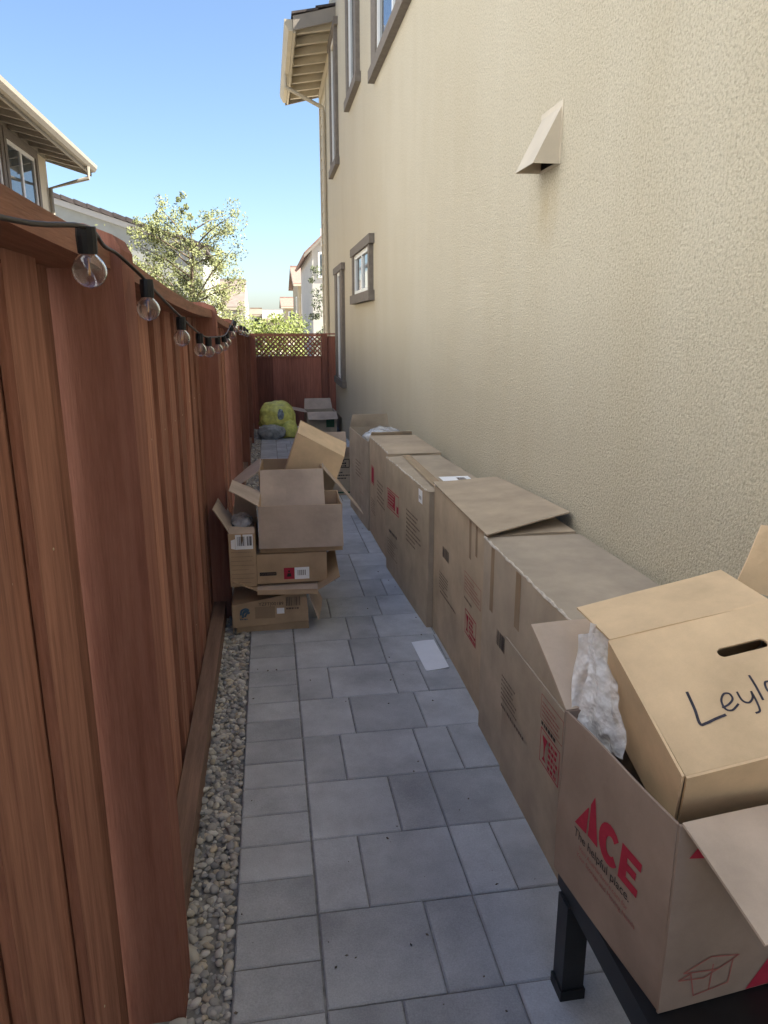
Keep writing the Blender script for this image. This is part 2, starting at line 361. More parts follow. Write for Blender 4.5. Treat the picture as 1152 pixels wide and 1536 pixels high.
for k, p in enumerate(posts):
    zt = ftop(p) + .065; z0 = gz(p) - .1; x0, x1 = -.44, -.256
    m = MB(); w = .125
    prof = [(x0, p, z0), (x1, p, z0), (x1, p, zt - .03), (x1 - .012, p, zt - .006), (x1 - .06, p, zt + .012), (x0 + .05, p, zt + .012), (x0, p, zt - .01)]
    m.prism(prof, (0, w, 0)); m.build('post', M['woodpost'], fence)
    nx = posts[k + 1] if k + 1 < len(posts) else 13.45
    ya, yb = p + w, nx
    c = MB(); n = 6
    for q in range(n):
        a, b = ya + (yb - ya) * q / n, ya + (yb - ya) * (q + 1) / n
        sag = lambda t: -.018 * math.sin(math.pi * (t - ya) / (yb - ya)) * (1 if k != 0 else .3)
        za, zb = ftop(a) + sag(a), ftop(b) + sag(b)
        c.add([(-.46, a, za), (-.275, a, za), (-.275, b, zb), (-.46, b, zb), (-.46, a, za + .038), (-.275, a, za + .038), (-.275, b, zb + .038), (-.46, b, zb + .038)],
              [(0, 3, 2, 1), (4, 5, 6, 7), (1, 2, 6, 5), (0, 4, 7, 3)] + ([(0, 1, 5, 4)] if q == 0 else []) + ([(2, 3, 7, 6)] if q == n - 1 else []))
    c.build('cap_rail', M['woodrail'], fence)
    r = MB(); r.add([(-.335, ya, ftop(ya) - .09), (-.303, ya, ftop(ya) - .09), (-.303, yb, ftop(yb) - .09), (-.335, yb, ftop(yb) - .09), (-.335, ya, ftop(ya) - .002), (-.303, ya, ftop(ya) - .002), (-.303, yb, ftop(yb) - .002), (-.335, yb, ftop(yb) - .002)],
                    [(0, 3, 2, 1), (4, 5, 6, 7), (1, 2, 6, 5), (0, 4, 7, 3), (0, 1, 5, 4), (2, 3, 7, 6)])
    kb = MB(); kb.add([(-.352, ya, gz(ya) - .05), (-.285, ya, gz(ya) - .05), (-.285, yb, gz(yb) - .05), (-.352, yb, gz(yb) - .05), (-.352, ya, gz(ya) + .085), (-.285, ya, gz(ya) + .085), (-.285, yb, gz(yb) + .085), (-.352, yb, gz(yb) + .085)],
                    [(0, 3, 2, 1), (4, 5, 6, 7), (1, 2, 6, 5), (0, 4, 7, 3), (0, 1, 5, 4), (2, 3, 7, 6)])
    if k > 0: kb.build('kickboard', M['kick'], fence)

# ---------------------------------------------------------------- gate at the far end
GY = 13.35; gzt = 1.44; gz0 = gz(GY)
gate = empty('lattice_gate', (.45, GY, gz0), 'dark brown board gate with lattice strip on top closing the passage', 'gate')
for x0, x1 in ((-.345, -.20), (.955, 1.06)):
    MB().box(x0, x1, GY - .05, GY + .05, gz0 - .1, gzt).build('gate_post', M['gatewood'], gate)
MB().box(1.058, 1.207, GY + .0, GY + .09, gz0 - .1, gzt - .03).build('end_post', M['gatewood'], gate)
MB().box(-.345, 1.205, GY - .055, GY + .06, gzt + .001, gzt + .022).build('top_cap', M['gatewood'], gate)
MB().box(-.195, .95, GY - .045, GY + .01, 1.035, 1.07).build('rail', M['gatewood'], gate)
MB().box(-.205, .96, GY - .003, GY + .03, gz0 + .02, 1.034).build('backing_board', M['gatewood'], gate)
MB().box(-.195, .95, GY - .043, GY + .01, gzt - .03, gzt - .001).build('rail', M['gatewood'], gate)
x = -.199
while x < .94:
    w = .142; k_ = random.choice([0, .004, .009]); MB().box(x + .001, min(x + w, .953), GY - .022 - k_, GY - .004 - k_, gz0 + .02, 1.034).build('board', M['gatewood'], gate); x += w + .001
def lath(dirn):
    # diagonal slats clipped to the lattice opening
    zb, ztp, xl, xr = 1.071, gzt - .031, -.195, .95; h = ztp - zb; sp = .082; wd = .034; off = GY - .02 + (.009 if dirn > 0 else 0)
    x = xl - h
    while x < xr:
        a, b = x, x + wd
        pts = [(a, zb), (b, zb), (b + h, ztp), (a + h, ztp)] if dirn > 0 else [(a + h, zb), (b + h, zb), (b, ztp), (a, ztp)]
        q = [(min(max(px, xl), xr), pz) for px, pz in pts]
        # clip by moving the corner along the slat
        def clip(p, o):
            (x0, z0), (x1, z1) = p, o
            if x0 < xl and x1 > xl: return (xl, z0 + (z1 - z0) * (xl - x0) / (x1 - x0))
            if x0 > xr and x1 < xr: return (xr, z0 + (z1 - z0) * (xr - x0) / (x1 - x0))
            return (min(max(x0, xl), xr), z0)
        if max(p[0] for p in pts) > xl + .02 and min(p[0] for p in pts) < xr - .02:
            q = [clip(pts[0], pts[3]), clip(pts[1], pts[2]), clip(pts[2], pts[1]), clip(pts[3], pts[0])]
            MB().prism([(px, off, pz) for px, pz in q], (0, .008, 0)).build('lattice_slat', M['gatewood'], gate)
        x += sp
lath(1); lath(-1)

# ---------------------------------------------------------------- house on the right
house = empty('stucco_house', (WX, 5, 0), 'tall tan stucco house wall with brown trimmed windows and eave', 'house')
w = MB(); w.box(WX, WX + .25, -6, 14.42, -.4, 6.7); w.build('stucco_wall', M['stucco'], house)
MB().box(WX + .3, 9, -5.9, 16, -.4, 6.65).build('house_body', M['tanwall'], house)
# siding section past the stucco
MB().box(WX + .03, WX + .29, 14.425, 16.0, -.4, 5.9).build('siding_backing', M['cream'], house)
zz = -.2
while zz < 5.85:
    MB().add([(WX + .03, 14.53, zz), (WX + .004, 14.53, zz), (WX + .018, 14.53, zz + .2), (WX + .03, 14.53, zz + .2), (WX + .03, 15.9, zz), (WX + .004, 15.9, zz), (WX + .018, 15.9, zz + .2), (WX + .03, 15.9, zz + .2)],
             [(0, 1, 2, 3), (7, 6, 5, 4), (1, 5, 6, 2), (0, 4, 5, 1), (3, 2, 6, 7)]).build('siding_board', M['cream'], house); zz += .2
MB().box(WX - .012, WX + .03, 14.44, 14.525, -.3, 5.9).build('corner_trim', M['cream'], house)
MB().box(WX - .012, WX + .05, 15.9, 16.02, -.3, 5.9).build('corner_trim', M['cream'], house)
def trimmed_window(y0, y1, z0, z1, lintel=True, sill=True, jamb=.13, sh=.11, white=True, mull=True):
    W = empty('window', (WX, (y0 + y1) / 2, z0)); W.location = W.location - house.location; W.parent = house
    fx = WX - .05
    if lintel: MB().box(fx - .012, WX + .01, y0 - .09, y1 + .09, z1 - .1, z1).build('lintel', M['trim'], W)
    if sill: MB().box(fx - .02, WX + .01, y0 - .09, y1 + .09, z0, z0 + sh).build('sill', M['trim'], W)
    zt = z1 - .1 if lintel else z1; zb = z0 + sh if sill else z0
    for a, b in ((y0, y0 + jamb), (y1 - jamb, y1)): MB().box(fx, WX + .01, a, b, zb, zt).build('jamb', M['trim'], W)
    a, b = y0 + jamb, y1 - jamb
    MB().box(WX - .006, WX + .012, a, b, zb, zt).build('pane', M['pane'], W)
    f = MB(); t = .05
    for q in ((a, b, zb, zb + t), (a, b, zt - t, zt), (a, a + t, zb + t, zt - t), (b - t, b, zb + t, zt - t)): f.box(WX - .028, WX - .004, *q)
    if mull:
        mdl = (a + b) / 2; f.box(WX - .026, WX - .004, mdl - .03, mdl + .03, zb + t, zt - t)
    f.build('frame', M['white'], W)
    return W
trimmed_window(8.48, 10.2, 1.875, 2.58)
trimmed_window(11.6, 12.82, .64, 2.52, mull=False, jamb=.3)
trimmed_window(12.2, 13.25, 4.0, 6.0, mull=False, jamb=.22)
trimmed_window(9.55, 10.68, 4.38, 6.5, mull=False, jamb=.2)
trimmed_window(5.9, 8.28, 4.04, 6.4, mull=True, jamb=.3)
# exhaust vent hood
hv = MB(); a, b = 3.08, 3.30; z0, z1 = 2.24, 2.462; xo = 1.095; t = .003
hv.add([(WX, a, z1), (WX, b, z1), (xo, b, z0), (xo, a, z0), (WX, a, z0), (WX, b, z0)], [(0, 1, 2, 3), (0, 3, 4), (1, 5, 2)])
hood = hv.build('vent_hood', M['vent'], house, fix=False)
sm = hood.modifiers.new('t', 'SOLIDIFY'); sm.thickness = .003
MB().box(WX - .004, WX + .01, a - .012, b + .012, z0 - .002, z1 + .014).build('vent_flange', M['vent'], house)
MB().box(WX - .006, WX + .01, a + .02, b - .02, z0 + .01, z1 - .06).build('vent_throat', M['dark'], house)
# eave with rafter tails and gutter beyond the second bay
E0, E1, ex = 12.42, 16.2, .6
sl = (6.17 - 6.02) / (WX - ex)
ez = lambda x: 6.02 + (x - ex) * .26
ev = MB(); ev.add([(ex, E0 + .04, ez(ex)), (3.5, E0 + .04, ez(3.5)), (3.5, E1, ez(3.5)), (ex, E1, ez(ex)), (ex, E0 + .04, ez(ex) + .025), (3.5, E0 + .04, ez(3.5) + .025), (3.5, E1, ez(3.5) + .025), (ex, E1, ez(ex) + .025)],
                  [(0, 3, 2, 1), (4, 5, 6, 7), (0, 1, 5, 4), (1, 2, 6, 5), (2, 3, 7, 6), (3, 0, 4, 7)])
ev.build('soffit', M['cream'], house)
for q in range(8):
    yy = E0 + .2 + q * .48
    MB().prism([(ex + .04, yy, ez(ex) - .1), (WX + .02, yy, ez(WX) - .16), (WX + .02, yy, ez(WX) - .002), (ex + .04, yy, ez(ex) - .002)], (0, .07, 0)).build('rafter_tail', M['cream'], house)
MB().box(WX - .02, WX - .001, E0 + .04, E1 - .3, ez(WX) - .36, ez(WX) - .165).build('frieze_board', M['cream'], house)
MB().prism([(ex - .03, E0, ez(ex) - .13), (WX - .002, E0, ez(WX) - .13), (WX - .002, E0, ez(WX) + .06), (ex - .03, E0, ez(ex) + .06)], (0, .035, 0)).build('rake_board', M['fascia'], house)
MB().prism([(ex - .06, E1, ez(ex) - .16), (3, E1, ez(3) - .16), (3, E1, ez(3) + .06), (ex - .06, E1, ez(ex) + .06)], (0, .035, 0)).build('rake_board', M['fascia'], house)
MB().box(ex - .03, ex + .005, E0 + .04, E1 - .005, ez(ex) - .15, ez(ex) + .0).build('fascia_board', M['cream'], house)
gt = MB(); gt.prism([(ex - .035, E0 + .05, ez(ex) - .13), (ex - .035, E0 + .05, ez(ex) + .03), (ex - .16, E0 + .05, ez(ex) + .03), (ex - .15, E0 + .05, ez(ex) - .03), (ex - .10, E0 + .05, ez(ex) - .12)], (0, E1 - E0 - .06, 0)); gt.build('gutter', M['cream'], house)
dsp = MB(); dsp.tube([(ex - .09, 14.5, ez(ex) - .1), (ex - .09, 14.5, ez(ex) - .32), (WX - .06, 14.5, ez(ex) - .62), (WX - .045, 14.48, ez(ex) - .72), (WX - .045, 14.48, -.1)], .035, 8); dsp.build('downspout', M['cream'], house)
for r in range(3):
    for c in range(8):
        xx = ex - .05 + r * .36; yy = E0 - .02 + c * .48
        MB().prism([(xx, yy, ez(xx) + .065 + .03), (xx + .4, yy, ez(xx + .4) + .065), (xx + .4, yy + .46, ez(xx + .4) + .065), (xx, yy + .46, ez(xx) + .065 + .03)], (0, 0, .03)).build('roof_tile', M['tile'], house)

# ---------------------------------------------------------------- cartons
def bas(o, u, v, w): return Vector(o), Vector(u).normalized(), Vector(v).normalized(), Vector(w).normalized()
def carton(name, label, cat, group, o, yaw, L, W, H, mt, top=True, flaps=(), tilt=None, inner=None, flapmat=None, seed=0, bow=1.0):
    """o = base corner (min u, min v); u runs along length turned by yaw from +X, v across; flaps: (edge, angle, length, inset)"""
    u = Vector((math.cos(R(yaw)), math.sin(R(yaw)), 0)); v = Vector((-u.y, u.x, 0)); w = Vector((0, 0, 1))
    if tilt:
        Q = Matrix.Rotation(R(tilt[1]), 3, Vector(tilt[0])); u, v, w = Q @ u, Q @ v, Q @ w
    o = Vector(o); P = lambda a, b, c: o + u * a + v * b + w * c
    root = empty(name, o + u * L / 2 + v * W / 2, label, cat, group); t = .005
    def pan(m, a0, a1, b0, b1, c0, c1):
        vs = [P(a, b, c) for c in (c0, c1) for (a, b) in ((a0, b0), (a1, b0), (a1, b1), (a0, b1))]
        m.add(vs, [(0, 3, 2, 1), (4, 5, 6, 7), (0, 1, 5, 4), (1, 2, 6, 5), (2, 3, 7, 6), (3, 0, 4, 7)])
    rg = random.Random(seed + 1)
    names = {'n': (0, L, 0, t, 0, H), 'f': (0, L, W - t, W, 0, H), 'l': (0, t, t, W - t, 0, H), 'r': (L - t, L, t, W - t, 0, H)}
    for kx in 'nflr':
        m = MB(); a0, a1, b0, b1, c0, c1 = names[kx]
        n = 10; bw = rg.uniform(.003, .009) * bow
        # a gently bowed side panel
        if kx in 'nf': A, B, C, D = P(a0, b0 if kx == 'n' else b1, c0), P(a1, b0 if kx == 'n' else b1, c0), P(a1, b0 if kx == 'n' else b1, c1), P(a0, b0 if kx == 'n' else b1, c1)
        else: A, B, C, D = P(a0 if kx == 'l' else a1, b0, c0), P(a0 if kx == 'l' else a1, b1, c0), P(a0 if kx == 'l' else a1, b1, c1), P(a0 if kx == 'l' else a1, b0, c1)
        m.slab(*((A, B, C, D) if kx in 'nr' else (B, A, D, C)), t, n=n, warp=bw * min(1, H * 2), seed=rg.randint(0, 999))
        m.build('side_panel', mt, root); SURF[(root.name, kx)] = m.surf
    m = MB(); pan(m, t, L - t, t, W - t, .001, t); m.build('bottom_panel', mt, root)
    if top:
        m = MB(); m.slab(P(0, 0, H + .003), P(L, 0, H + .003), P(L, W, H + .003), P(0, W, H + .003), t, n=6, warp=.004, seed=seed); m.build('top_panel', mt, root)
    for (e, ang, ln, ins) in flaps:
        ca, sa = math.cos(R(ang)), math.sin(R(ang))
        out = {'n': -v, 'f': v, 'l': -u, 'r': u}[e] * ca + w * sa
        h0, h1 = {'n': (P(0, 0, H), P(L, 0, H)), 'f': (P(L, W, H), P(0, W, H)), 'l': (P(0, W, H), P(0, 0, H)), 'r': (P(L, 0, H), P(L, W, H))}[e]
        al = (h1 - h0).normalized()
        m = MB(); m.slab(h0 + al * .003, h1 - al * .003, h1 + out * ln - al * (.003 + ins), h0 + out * ln + al * (.003 + ins), .005, n=5, warp=.006, seed=rg.randint(0, 999))
        m.build('flap', flapmat or mt, root)
    return root, P, u, v, w
SURF = {}
class Face:
    """a printed face: origin, right, up"""
    def __init__(s, root, o, r, up, side=None): s.sf = SURF.get((root.name, side)); s.root = root; s.o = Vector(o); s.r = Vector(r).normalized(); s.u = Vector(up).normalized(); s.n = s.r.cross(s.u)
    def p(s, x, y, k=.003):
        q = s.o + s.r * x + s.u * y
        if s.sf:
            a, b, d, nr, wp, ph = s.sf; fx = (q - a).dot(b - a) / (b - a).length_squared; fy = (q - a).dot(d - a) / (d - a).length_squared
            q = a + (b - a) * fx + (d - a) * fy + nr * wp * (math.sin(3 * fx + ph[0]) * math.sin(2.6 * fy + ph[1]) + .4 * math.sin(7 * fx + ph[2]) * fy)
            return q + nr * (k - .0045)
        return q + s.n * k
    def polys(s, name, pl, m, k=.006):
        b = MB()
        for q in pl: b.add([s.p(x, y, k) for x, y in q], [tuple(range(len(q)))])
        return b.build(name, m, s.root, fix=False)
    def rect(s, name, x0, y0, x1, y1, m, k=.006): return s.polys(name, [[(x0, y0), (x1, y0), (x1, y1), (x0, y1)]], m, k)
    def outline(s, name, x0, y0, x1, y1, m, t=.003, k=.006):
        return s.polys(name, [[(x0, y0), (x1, y0), (x1, y0+t), (x0, y0+t)], [(x0, y1-t), (x1, y1-t), (x1, y1), (x0, y1)], [(x0, y0), (x0+t, y0), (x0+t, y1), (x0, y1)], [(x1-t, y0), (x1, y0), (x1, y1), (x1-t, y1)]], m, k)
    def lines(s, name, x0, y1, wd, n, pitch, m, hgt=None, seed=1, k=.006):
        """small illegible print: broken dashes"""
        rg = random.Random(seed); pl = []; hgt = hgt or pitch * .5
        for i in range(n):
            x = x0; y = y1 - i * pitch; end = x0 + wd * rg.uniform(.6, 1)
            while x < end:
                l = rg.uniform(.3, 1.0) * hgt * 1.6; pl.append([(x, y - hgt), (x + l, y - hgt), (x + l, y), (x, y)]); x += l + hgt * rg.uniform(.25, .6)
        o = s.polys(name, pl, m, k); o['kind'] = 'stuff'; return o
    def bars(s, name, x0, y0, x1, y1, m, seed=1, k=.006):
        rg = random.Random(seed); pl = []; x = x0
        while x < x1:
            l = rg.choice([.0015, .003, .005]); pl.append([(x, y0), (min(x + l, x1), y0), (min(x + l, x1), y1), (x, y1)]); x += l + rg.choice([.0015, .003, .004])
        return s.polys(name, pl, m, k)
    def text(s, txt, x, y, size, m, shear=0, k=.006, name='printed_text', sx=1.0):
        c = bpy.data.curves.new('t', 'FONT'); c.body = txt; c.size = size; c.shear = shear; c.resolution_u = 3
        ob = bpy.data.objects.new('t', c); col.objects.link(ob); dg = bpy.context.evaluated_depsgraph_get()
        me = bpy.data.meshes.new_from_object(ob.evaluated_get(dg)); bpy.data.objects.remove(ob)
        b = MB(); b.add([s.p(x + q.co.x * sx, y + q.co.y, k) for q in me.vertices], [tuple(p.vertices) for p in me.polygons]); bpy.data.meshes.remove(me)
        return b.build(name, m, s.root, fix=False)
    def stroke(s, name, pts, wd, m, k=.0062):
        pl = []
        # smooth the strokes with a Catmull-Rom pass
        sp = []
        for i in range(len(pts) - 1):
            p0, p1, p2, p3 = [Vector(pts[max(0, min(len(pts) - 1, j))]) for j in (i - 1, i, i + 1, i + 2)]
            for q in range(6):
                t = q / 6; sp.append(.5 * ((2 * p1) + (p2 - p0) * t + (2*p0 - 5*p1 + 4*p2 - p3) * t*t + (3*p1 - p0 - 3*p2 + p3) * t**3))
        sp.append(Vector(pts[-1]))
        for i in range(len(sp) - 1):
            d = (sp[i+1] - sp[i]); d = d.normalized() if d.length > 1e-9 else Vector((1, 0)); nn = Vector((-d.y, d.x)) * wd / 2; e = d * wd * .3
            pl.append([tuple(sp[i] - nn - e), tuple(sp[i+1] - nn + e), tuple(sp[i+1] + nn + e), tuple(sp[i] + nn - e)])
        b = MB()
        for j, q in enumerate(pl): b.add([s.p(x, y, k + .00004 * (j % 7)) for x, y in q], [(0, 1, 2, 3)])
        return b.build(name, m, s.root, fix=False)
def torn_edge(root, a, b, m, seed=0, wd=.012):
    rg = random.Random(seed); a, b = Vector(a), Vector(b); n = 40; up = []; dn = []
    d = (b - a).normalized(); out = d.cross(Vector((0, 0, 1)))
    mb = MB(); pts = [a + (b - a) * i / n + Vector((rg.uniform(-.002, .002), 0, rg.uniform(-.002, .003))) for i in range(n + 1)]
    mb.tube(pts, [rg.uniform(.002, .0065) for _ in pts], 5); mb.build('torn_edge', m, root)

ROW = 'large flat cartons lined up along the wall'
def row_box(o, yaw, L, W, H, label, seed, mt=None, **k):
    # local: u = along passage (+Y), so yaw 90 gives u=+Y, v=-X ; origin must be the far-right... use front-near corner
    return carton('carton', label, 'box', ROW, o, yaw, L, W, H, mt or M['cardgrey'], seed=seed, **k)
# u -> +Y, v -> -X : origin at (right, near)
r5, P5, *_ = row_box((1.185, 1.62, 0), 90, .975, .385, .805, 'large shut carton behind the red lettered box, with barcode and fragile mark', 5, bow=.12)
r4, P4, *_ = row_box((1.185, 2.63, 0), 90, .975, .352, .80, 'large carton with loose lid sheet bending over its neighbour, red mark low on front', 4, mt=M['cardwarm'])
r3, P3, *_ = row_box((1.165, 3.63, 0), 93, 1.05, .365, .757, 'large taped carton with white label on top and red square mark', 3, mt=M['cardpale'])
r2, P2, *_ = row_box((1.15, 4.80, gz(5.2)), 91, .86, .365, .754 - gz(5.2), 'large creased carton between the open one and the label topped one', 2, mt=M['cardwarm'])
r1, P1, *_ = row_box((1.13, 5.70, gz(6.1)), 93, .90, .37, .70 - gz(6.1), 'large open carton stuffed with white plastic at far end of row', 1, top=False, flaps=[('r', 100, .12, .02), ('l', 60, .1, .02)])
# lid sheet of box four
MB().slab((.80, 2.57, .828), (1.195, 2.72, .862), (1.175, 3.63, .824), (.825, 3.62, .812), .005, n=8, warp=.004, seed=3).build('lid_sheet', M['cardwarm'], r4)
for rt, a, b, s in ((r5, (.80, 1.65, .808), (.80, 2.6, .808), 1), (r4, (.825, 2.64, .803), (.828, 3.6, .806), 2), (r3, (.80, 3.65, .757), (.748, 4.66, .757), 3), (r2, (.785, 4.82, .754), (.772, 5.64, .754), 4)):
    torn_edge(rt, a, b, M['torn'], s)
# loose front sheet of the nearest carton
MB().slab((.793, 2.285, .0), (.793, 1.25, .0), (.793, 1.25, .533), (.793, 2.285, .536), .005, n=6, warp=.001, seed=8).build('loose_front_sheet', M['cardgrey'], r5)
F5 = Face(r5, (.7885, 2.6, 0), (0, -1, 0), (0, 0, 1))          # x = 2.6 - Y
Face(r5, (.80, 2.6, 0), (0, -1, 0), (0, 0, 1), 'f').bars('barcode', .20, .455, .31, .515, M['ink'], 2)
F5b = Face(r5, (.80, 2.6, 0), (0, -1, 0), (0, 0, 1), 'f'); F5b.rect('tape_strip', .10, .55, .14, .80, M['tape'], .0055); F5b.rect('tape_strip', .38, .60, .43, .80, M['tape'], .0055)
F5.lines('small_print', .325, .395, .17, 6, .017, M['inkfaint'], .007, 5)
F5.lines('small_print', .33, .285, .30, 1, .02, M['inkfaint'], .012, 9)
F5.outline('red_frame', .70, .44, .87, .52, M['redfaint']); F5.lines('red_print', .71, .50, .15, 4, .014, M['redfaint'], .006, 4)
F5.lines('small_print', .71, .435, .12, 1, .02, M['ink'], .012, 6)
F5.outline('red_frame', .71, .30, .86, .415, M['red'], .004); F5.polys('fragile_mark', [[(.725, .395), (.765, .395), (.752, .365), (.748, .33), (.76, .315), (.73, .315), (.742, .33), (.738, .365)]], M['red'])
F5.lines('red_print', .775, .40, .08, 5, .02, M['red'], .012, 3)
F4 = Face(r4, (.825, 3.62, 0), (0, -1, 0), (0, 0, 1), 'f')
F4.rect('tape_strip', .70, .62, .735, .795, M['tape'], .0055); F4.rect('tape_strip', .80, .66, .83, .795, M['tape'], .0055); F4.rect('tape_strip', .93, .5, .955, .79, M['tape'], .0055)
F4.bars('barcode', .21, .47, .33, .527, M['ink'], 5)
F4.lines('small_print', .15, .375, .17, 6, .016, M['inkfaint'], .007, 15); F4.lines('small_print', .17, .275, .35, 1, .02, M['inkfaint'], .01, 19)
F4.outline('red_frame', .63, .45, .90, .54, M['redfaint']); F4.lines('red_print', .64, .52, .24, 4, .016, M['redfaint'], .006, 14)
F4.lines('small_print', .63, .42, .16, 1, .02, M['inkfaint'], .01, 16)
F4.outline('red_frame', .655, .255, .84, .37, M['red'], .005); F4.polys('fragile_mark', [[(.67, .35), (.715, .35), (.70, .32), (.698, .29), (.71, .272), (.675, .272), (.687, .29), (.685, .32)]], M['red']); F4.lines('red_print', .725, .355, .1, 5, .02, M['red'], .013, 13)
u3 = Vector((math.cos(R(93)), math.sin(R(93)), 0)); v3 = Vector((-u3.y, u3.x, 0))
F3 = Face(r3, Vector((1.165, 3.63, 0)) + u3 * 1.05 + v3 * .368, -u3, (0, 0, 1), 'f')
F3.outline('red_frame', .05, .44, .36, .57, M['red'], .006); F3.rect('red_block', .07, .455, .26, .555, M['red']); F3.lines('red_print', .075, .55, .17, 5, .02, M['cardgrey'], .009, 23, k=.0075); F3.rect('red_block', .30, .455, .345, .50, M['red'])
F3.lines('small_print', .55, .55, .35, 8, .026, M['inkfaint'], .010, 25); F3.lines('small_print', .10, .30, .22, 1, .03, M['ink'], .018, 26)
F3.outline('print_frame', .05, .13, .33, .23, M['inkfaint']); F3.lines('small_print', .07, .215, .23, 4, .02, M['inkfaint'], .006, 27)
F3.rect('white_label', .84, .66, .92, .735, M['paper']); F3.bars('barcode', .85, .68, .90, .70, M['ink'], 2, k=.007)
T3 = Face(r3, (.85, 3.85, .762), (0, 1, 0), (-1, 0, 0)); T3.o = Vector((1.1, 3.78, .765))
T3.rect('white_label', 0, 0, .16, .17, M['paper'], .004); T3.bars('barcode', .03, .03, .12, .08, M['inkfaint'], 3, .005); T3.rect('tape_strip', -.1, .19, .9, .25, M['tape'], .003)
F2 = Face(r2, Vector(P2(.86, .368, 0)), Vector(P2(0, .368, 0)) - Vector(P2(.86, .368, 0)), (0, 0, 1), 'f')
F2.outline('red_frame', .1, .42, .24, .56, M['red'], .005); F2.rect('red_block', .115, .43, .225, .55, M['red']); F2.lines('small_print', .1, .30, .2, 6, .02, M['inkfaint'], .007, 33); F2.lines('small_print', .40, .5, .3, 6, .03, M['inkfaint'], .010, 34)
F1 = Face(r1, Vector(P1(.90, .373, 0)), Vector(P1(0, .373, 0)) - Vector(P1(.90, .373, 0)), (0, 0, 1), 'f')
F1.lines('small_print', .3, .5, .3, 5, .03, M['inkfaint'], .010, 44); F1.outline('red_frame', .5, .25, .66, .38, M['redfaint'])

# ---- crumpled plastic lumps
def blob(name, mt, c, r, seed, amp=.25, sub=4, parent=None):
    bm = bmesh.new(); bmesh.ops.create_icosphere(bm, subdivisions=sub, radius=1); rg = random.Random(seed)
    ws = [(Vector((rg.gauss(0, 1), rg.gauss(0, 1), rg.gauss(0, 1))) * f, rg.uniform(0, 6.28), a) for f, a in ((1.6, 1), (2.2, .8), (3.6, .55), (5, .4), (8, .28), (12, .18)) for _ in range(2)]
    o0 = wloc(parent) if parent else Vector((0, 0, 0))
    for v in bm.verts:
        p = v.co.copy(); k = 1 + amp * .5 * sum(a * (1 - abs(math.sin(d.dot(p) + ph)) * 2 + .27) for d, ph, a in ws) / 2.2
        v.co = Vector(c) - o0 + Vector((p.x * r[0] * k, p.y * r[1] * k, max(-.8, p.z) * r[2] * k))
    me = bpy.data.meshes.new(name); bm.to_mesh(me); bm.free(); me.materials.append(mt)
    for p in me.polygons: p.use_smooth = sub > 3
    o = bpy.data.objects.new(name, me); col.objects.link(o); o.parent = parent; return o
tag(blob('plastic_sheet', M['plastic'], (.94, 6.05, .66), (.15, .36, .09), 4, .3), 'crumpled clear plastic sheet bulging out of the open carton', 'plastic wrap')

# ---------------------------------------------------------------- low black table with the lettered moving box
tb = empty('low_table', (.9, 1.05, 0), 'low black metal table carrying the red lettered moving box', 'table')
MB().box(.655, 1.17, .55, 1.42, .27, .338).build('table_top', M['black'], tb)
for x, y in ((.648, 1.34), (1.10, 1.34), (.648, .55), (1.10, .55)):
    MB().box(x, x + .055, y, y + .055, .012, .27).build('leg', M['black'], tb); MB().box(x - .004, x + .059, y - .004, y + .059, 0, .03).build('foot', M['socket'], tb)
ya = 6.42
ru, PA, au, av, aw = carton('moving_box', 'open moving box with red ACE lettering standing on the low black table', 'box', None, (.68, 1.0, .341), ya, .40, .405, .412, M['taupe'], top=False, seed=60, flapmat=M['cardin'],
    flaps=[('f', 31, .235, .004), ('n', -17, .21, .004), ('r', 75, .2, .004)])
FA = Face(ru, PA(-.002, .405, 0), -av, aw, 'l')
# lettering: x runs from far edge to near edge
ACE = [[(.079, .180), (.125, .186), (.128, .247)], [(.134, .188), (.170, .184), (.162, .245), (.146, .289), (.131, .255)]]
FA.polys('red_letter', [[(.079, .180), (.127, .184), (.127, .25), (.122, .245)], [(.133, .185), (.172, .184), (.146, .289), (.133, .262)]], M['red'])
import itertools
def arc(cx, cy, rx, ry, a0, a1, n=16): return [(cx + rx * math.cos(R(a0 + (a1 - a0) * i / n)), cy + ry * math.sin(R(a0 + (a1 - a0) * i / n))) for i in range(n + 1)]
cxx, cyy = .212, .222; oa = arc(cxx, cyy, .040, .046, 40, 320); ia = arc(cxx + .004, cyy, .016, .022, 40, 320)
FA.polys('red_letter', [[oa[i], oa[i+1], ia[i+1], ia[i]] for i in range(len(oa) - 1)], M['red'])
FA.polys('red_letter', [[(.249, .179), (.275, .179), (.275, .262), (.255, .262)], [(.275, .242), (.318, .242), (.320, .262), (.275, .262)], [(.275, .212), (.304, .212), (.306, .23), (.275, .23)], [(.275, .179), (.312, .179), (.314, .198), (.275, .198)]], M['red'])
FA.text('The helpful place.', .08, .150, .030, M['ink'], sx=1.0)
FA.text('Visit AceHardware.com for', .105, .128, .0165, M['redfaint']); FA.text('Your Storage and Moving Needs', .098, .108, .0165, M['redfaint'])
FN = Face(ru, PA(0, -.002, 0), au, aw, 'n')
FN.polys('red_triangle', [[(.024, .343), (.055, .338), (.055, .38)]], M['red']); FN.polys('red_triangle', [[(.195, .003), (.36, .003), (.36, .1), (.262, .1)]], M['red'])
for a, b in (((.044, .085), (.10, .11)), ((.10, .11), (.165, .097)), ((.165, .097), (.12, .075)), ((.12, .075), (.044, .085)), ((.06, .08), (.073, .024)), ((.073, .024), (.149, .035)), ((.149, .035), (.152, .09)), ((.108, .09), (.106, .03)), ((.12, .075), (.09, .062)), ((.09, .062), (.035, .07)), ((.035, .07), (.06, .08))):
    FN.stroke('line_drawing', [a, b], .0028, M['redfaint'])
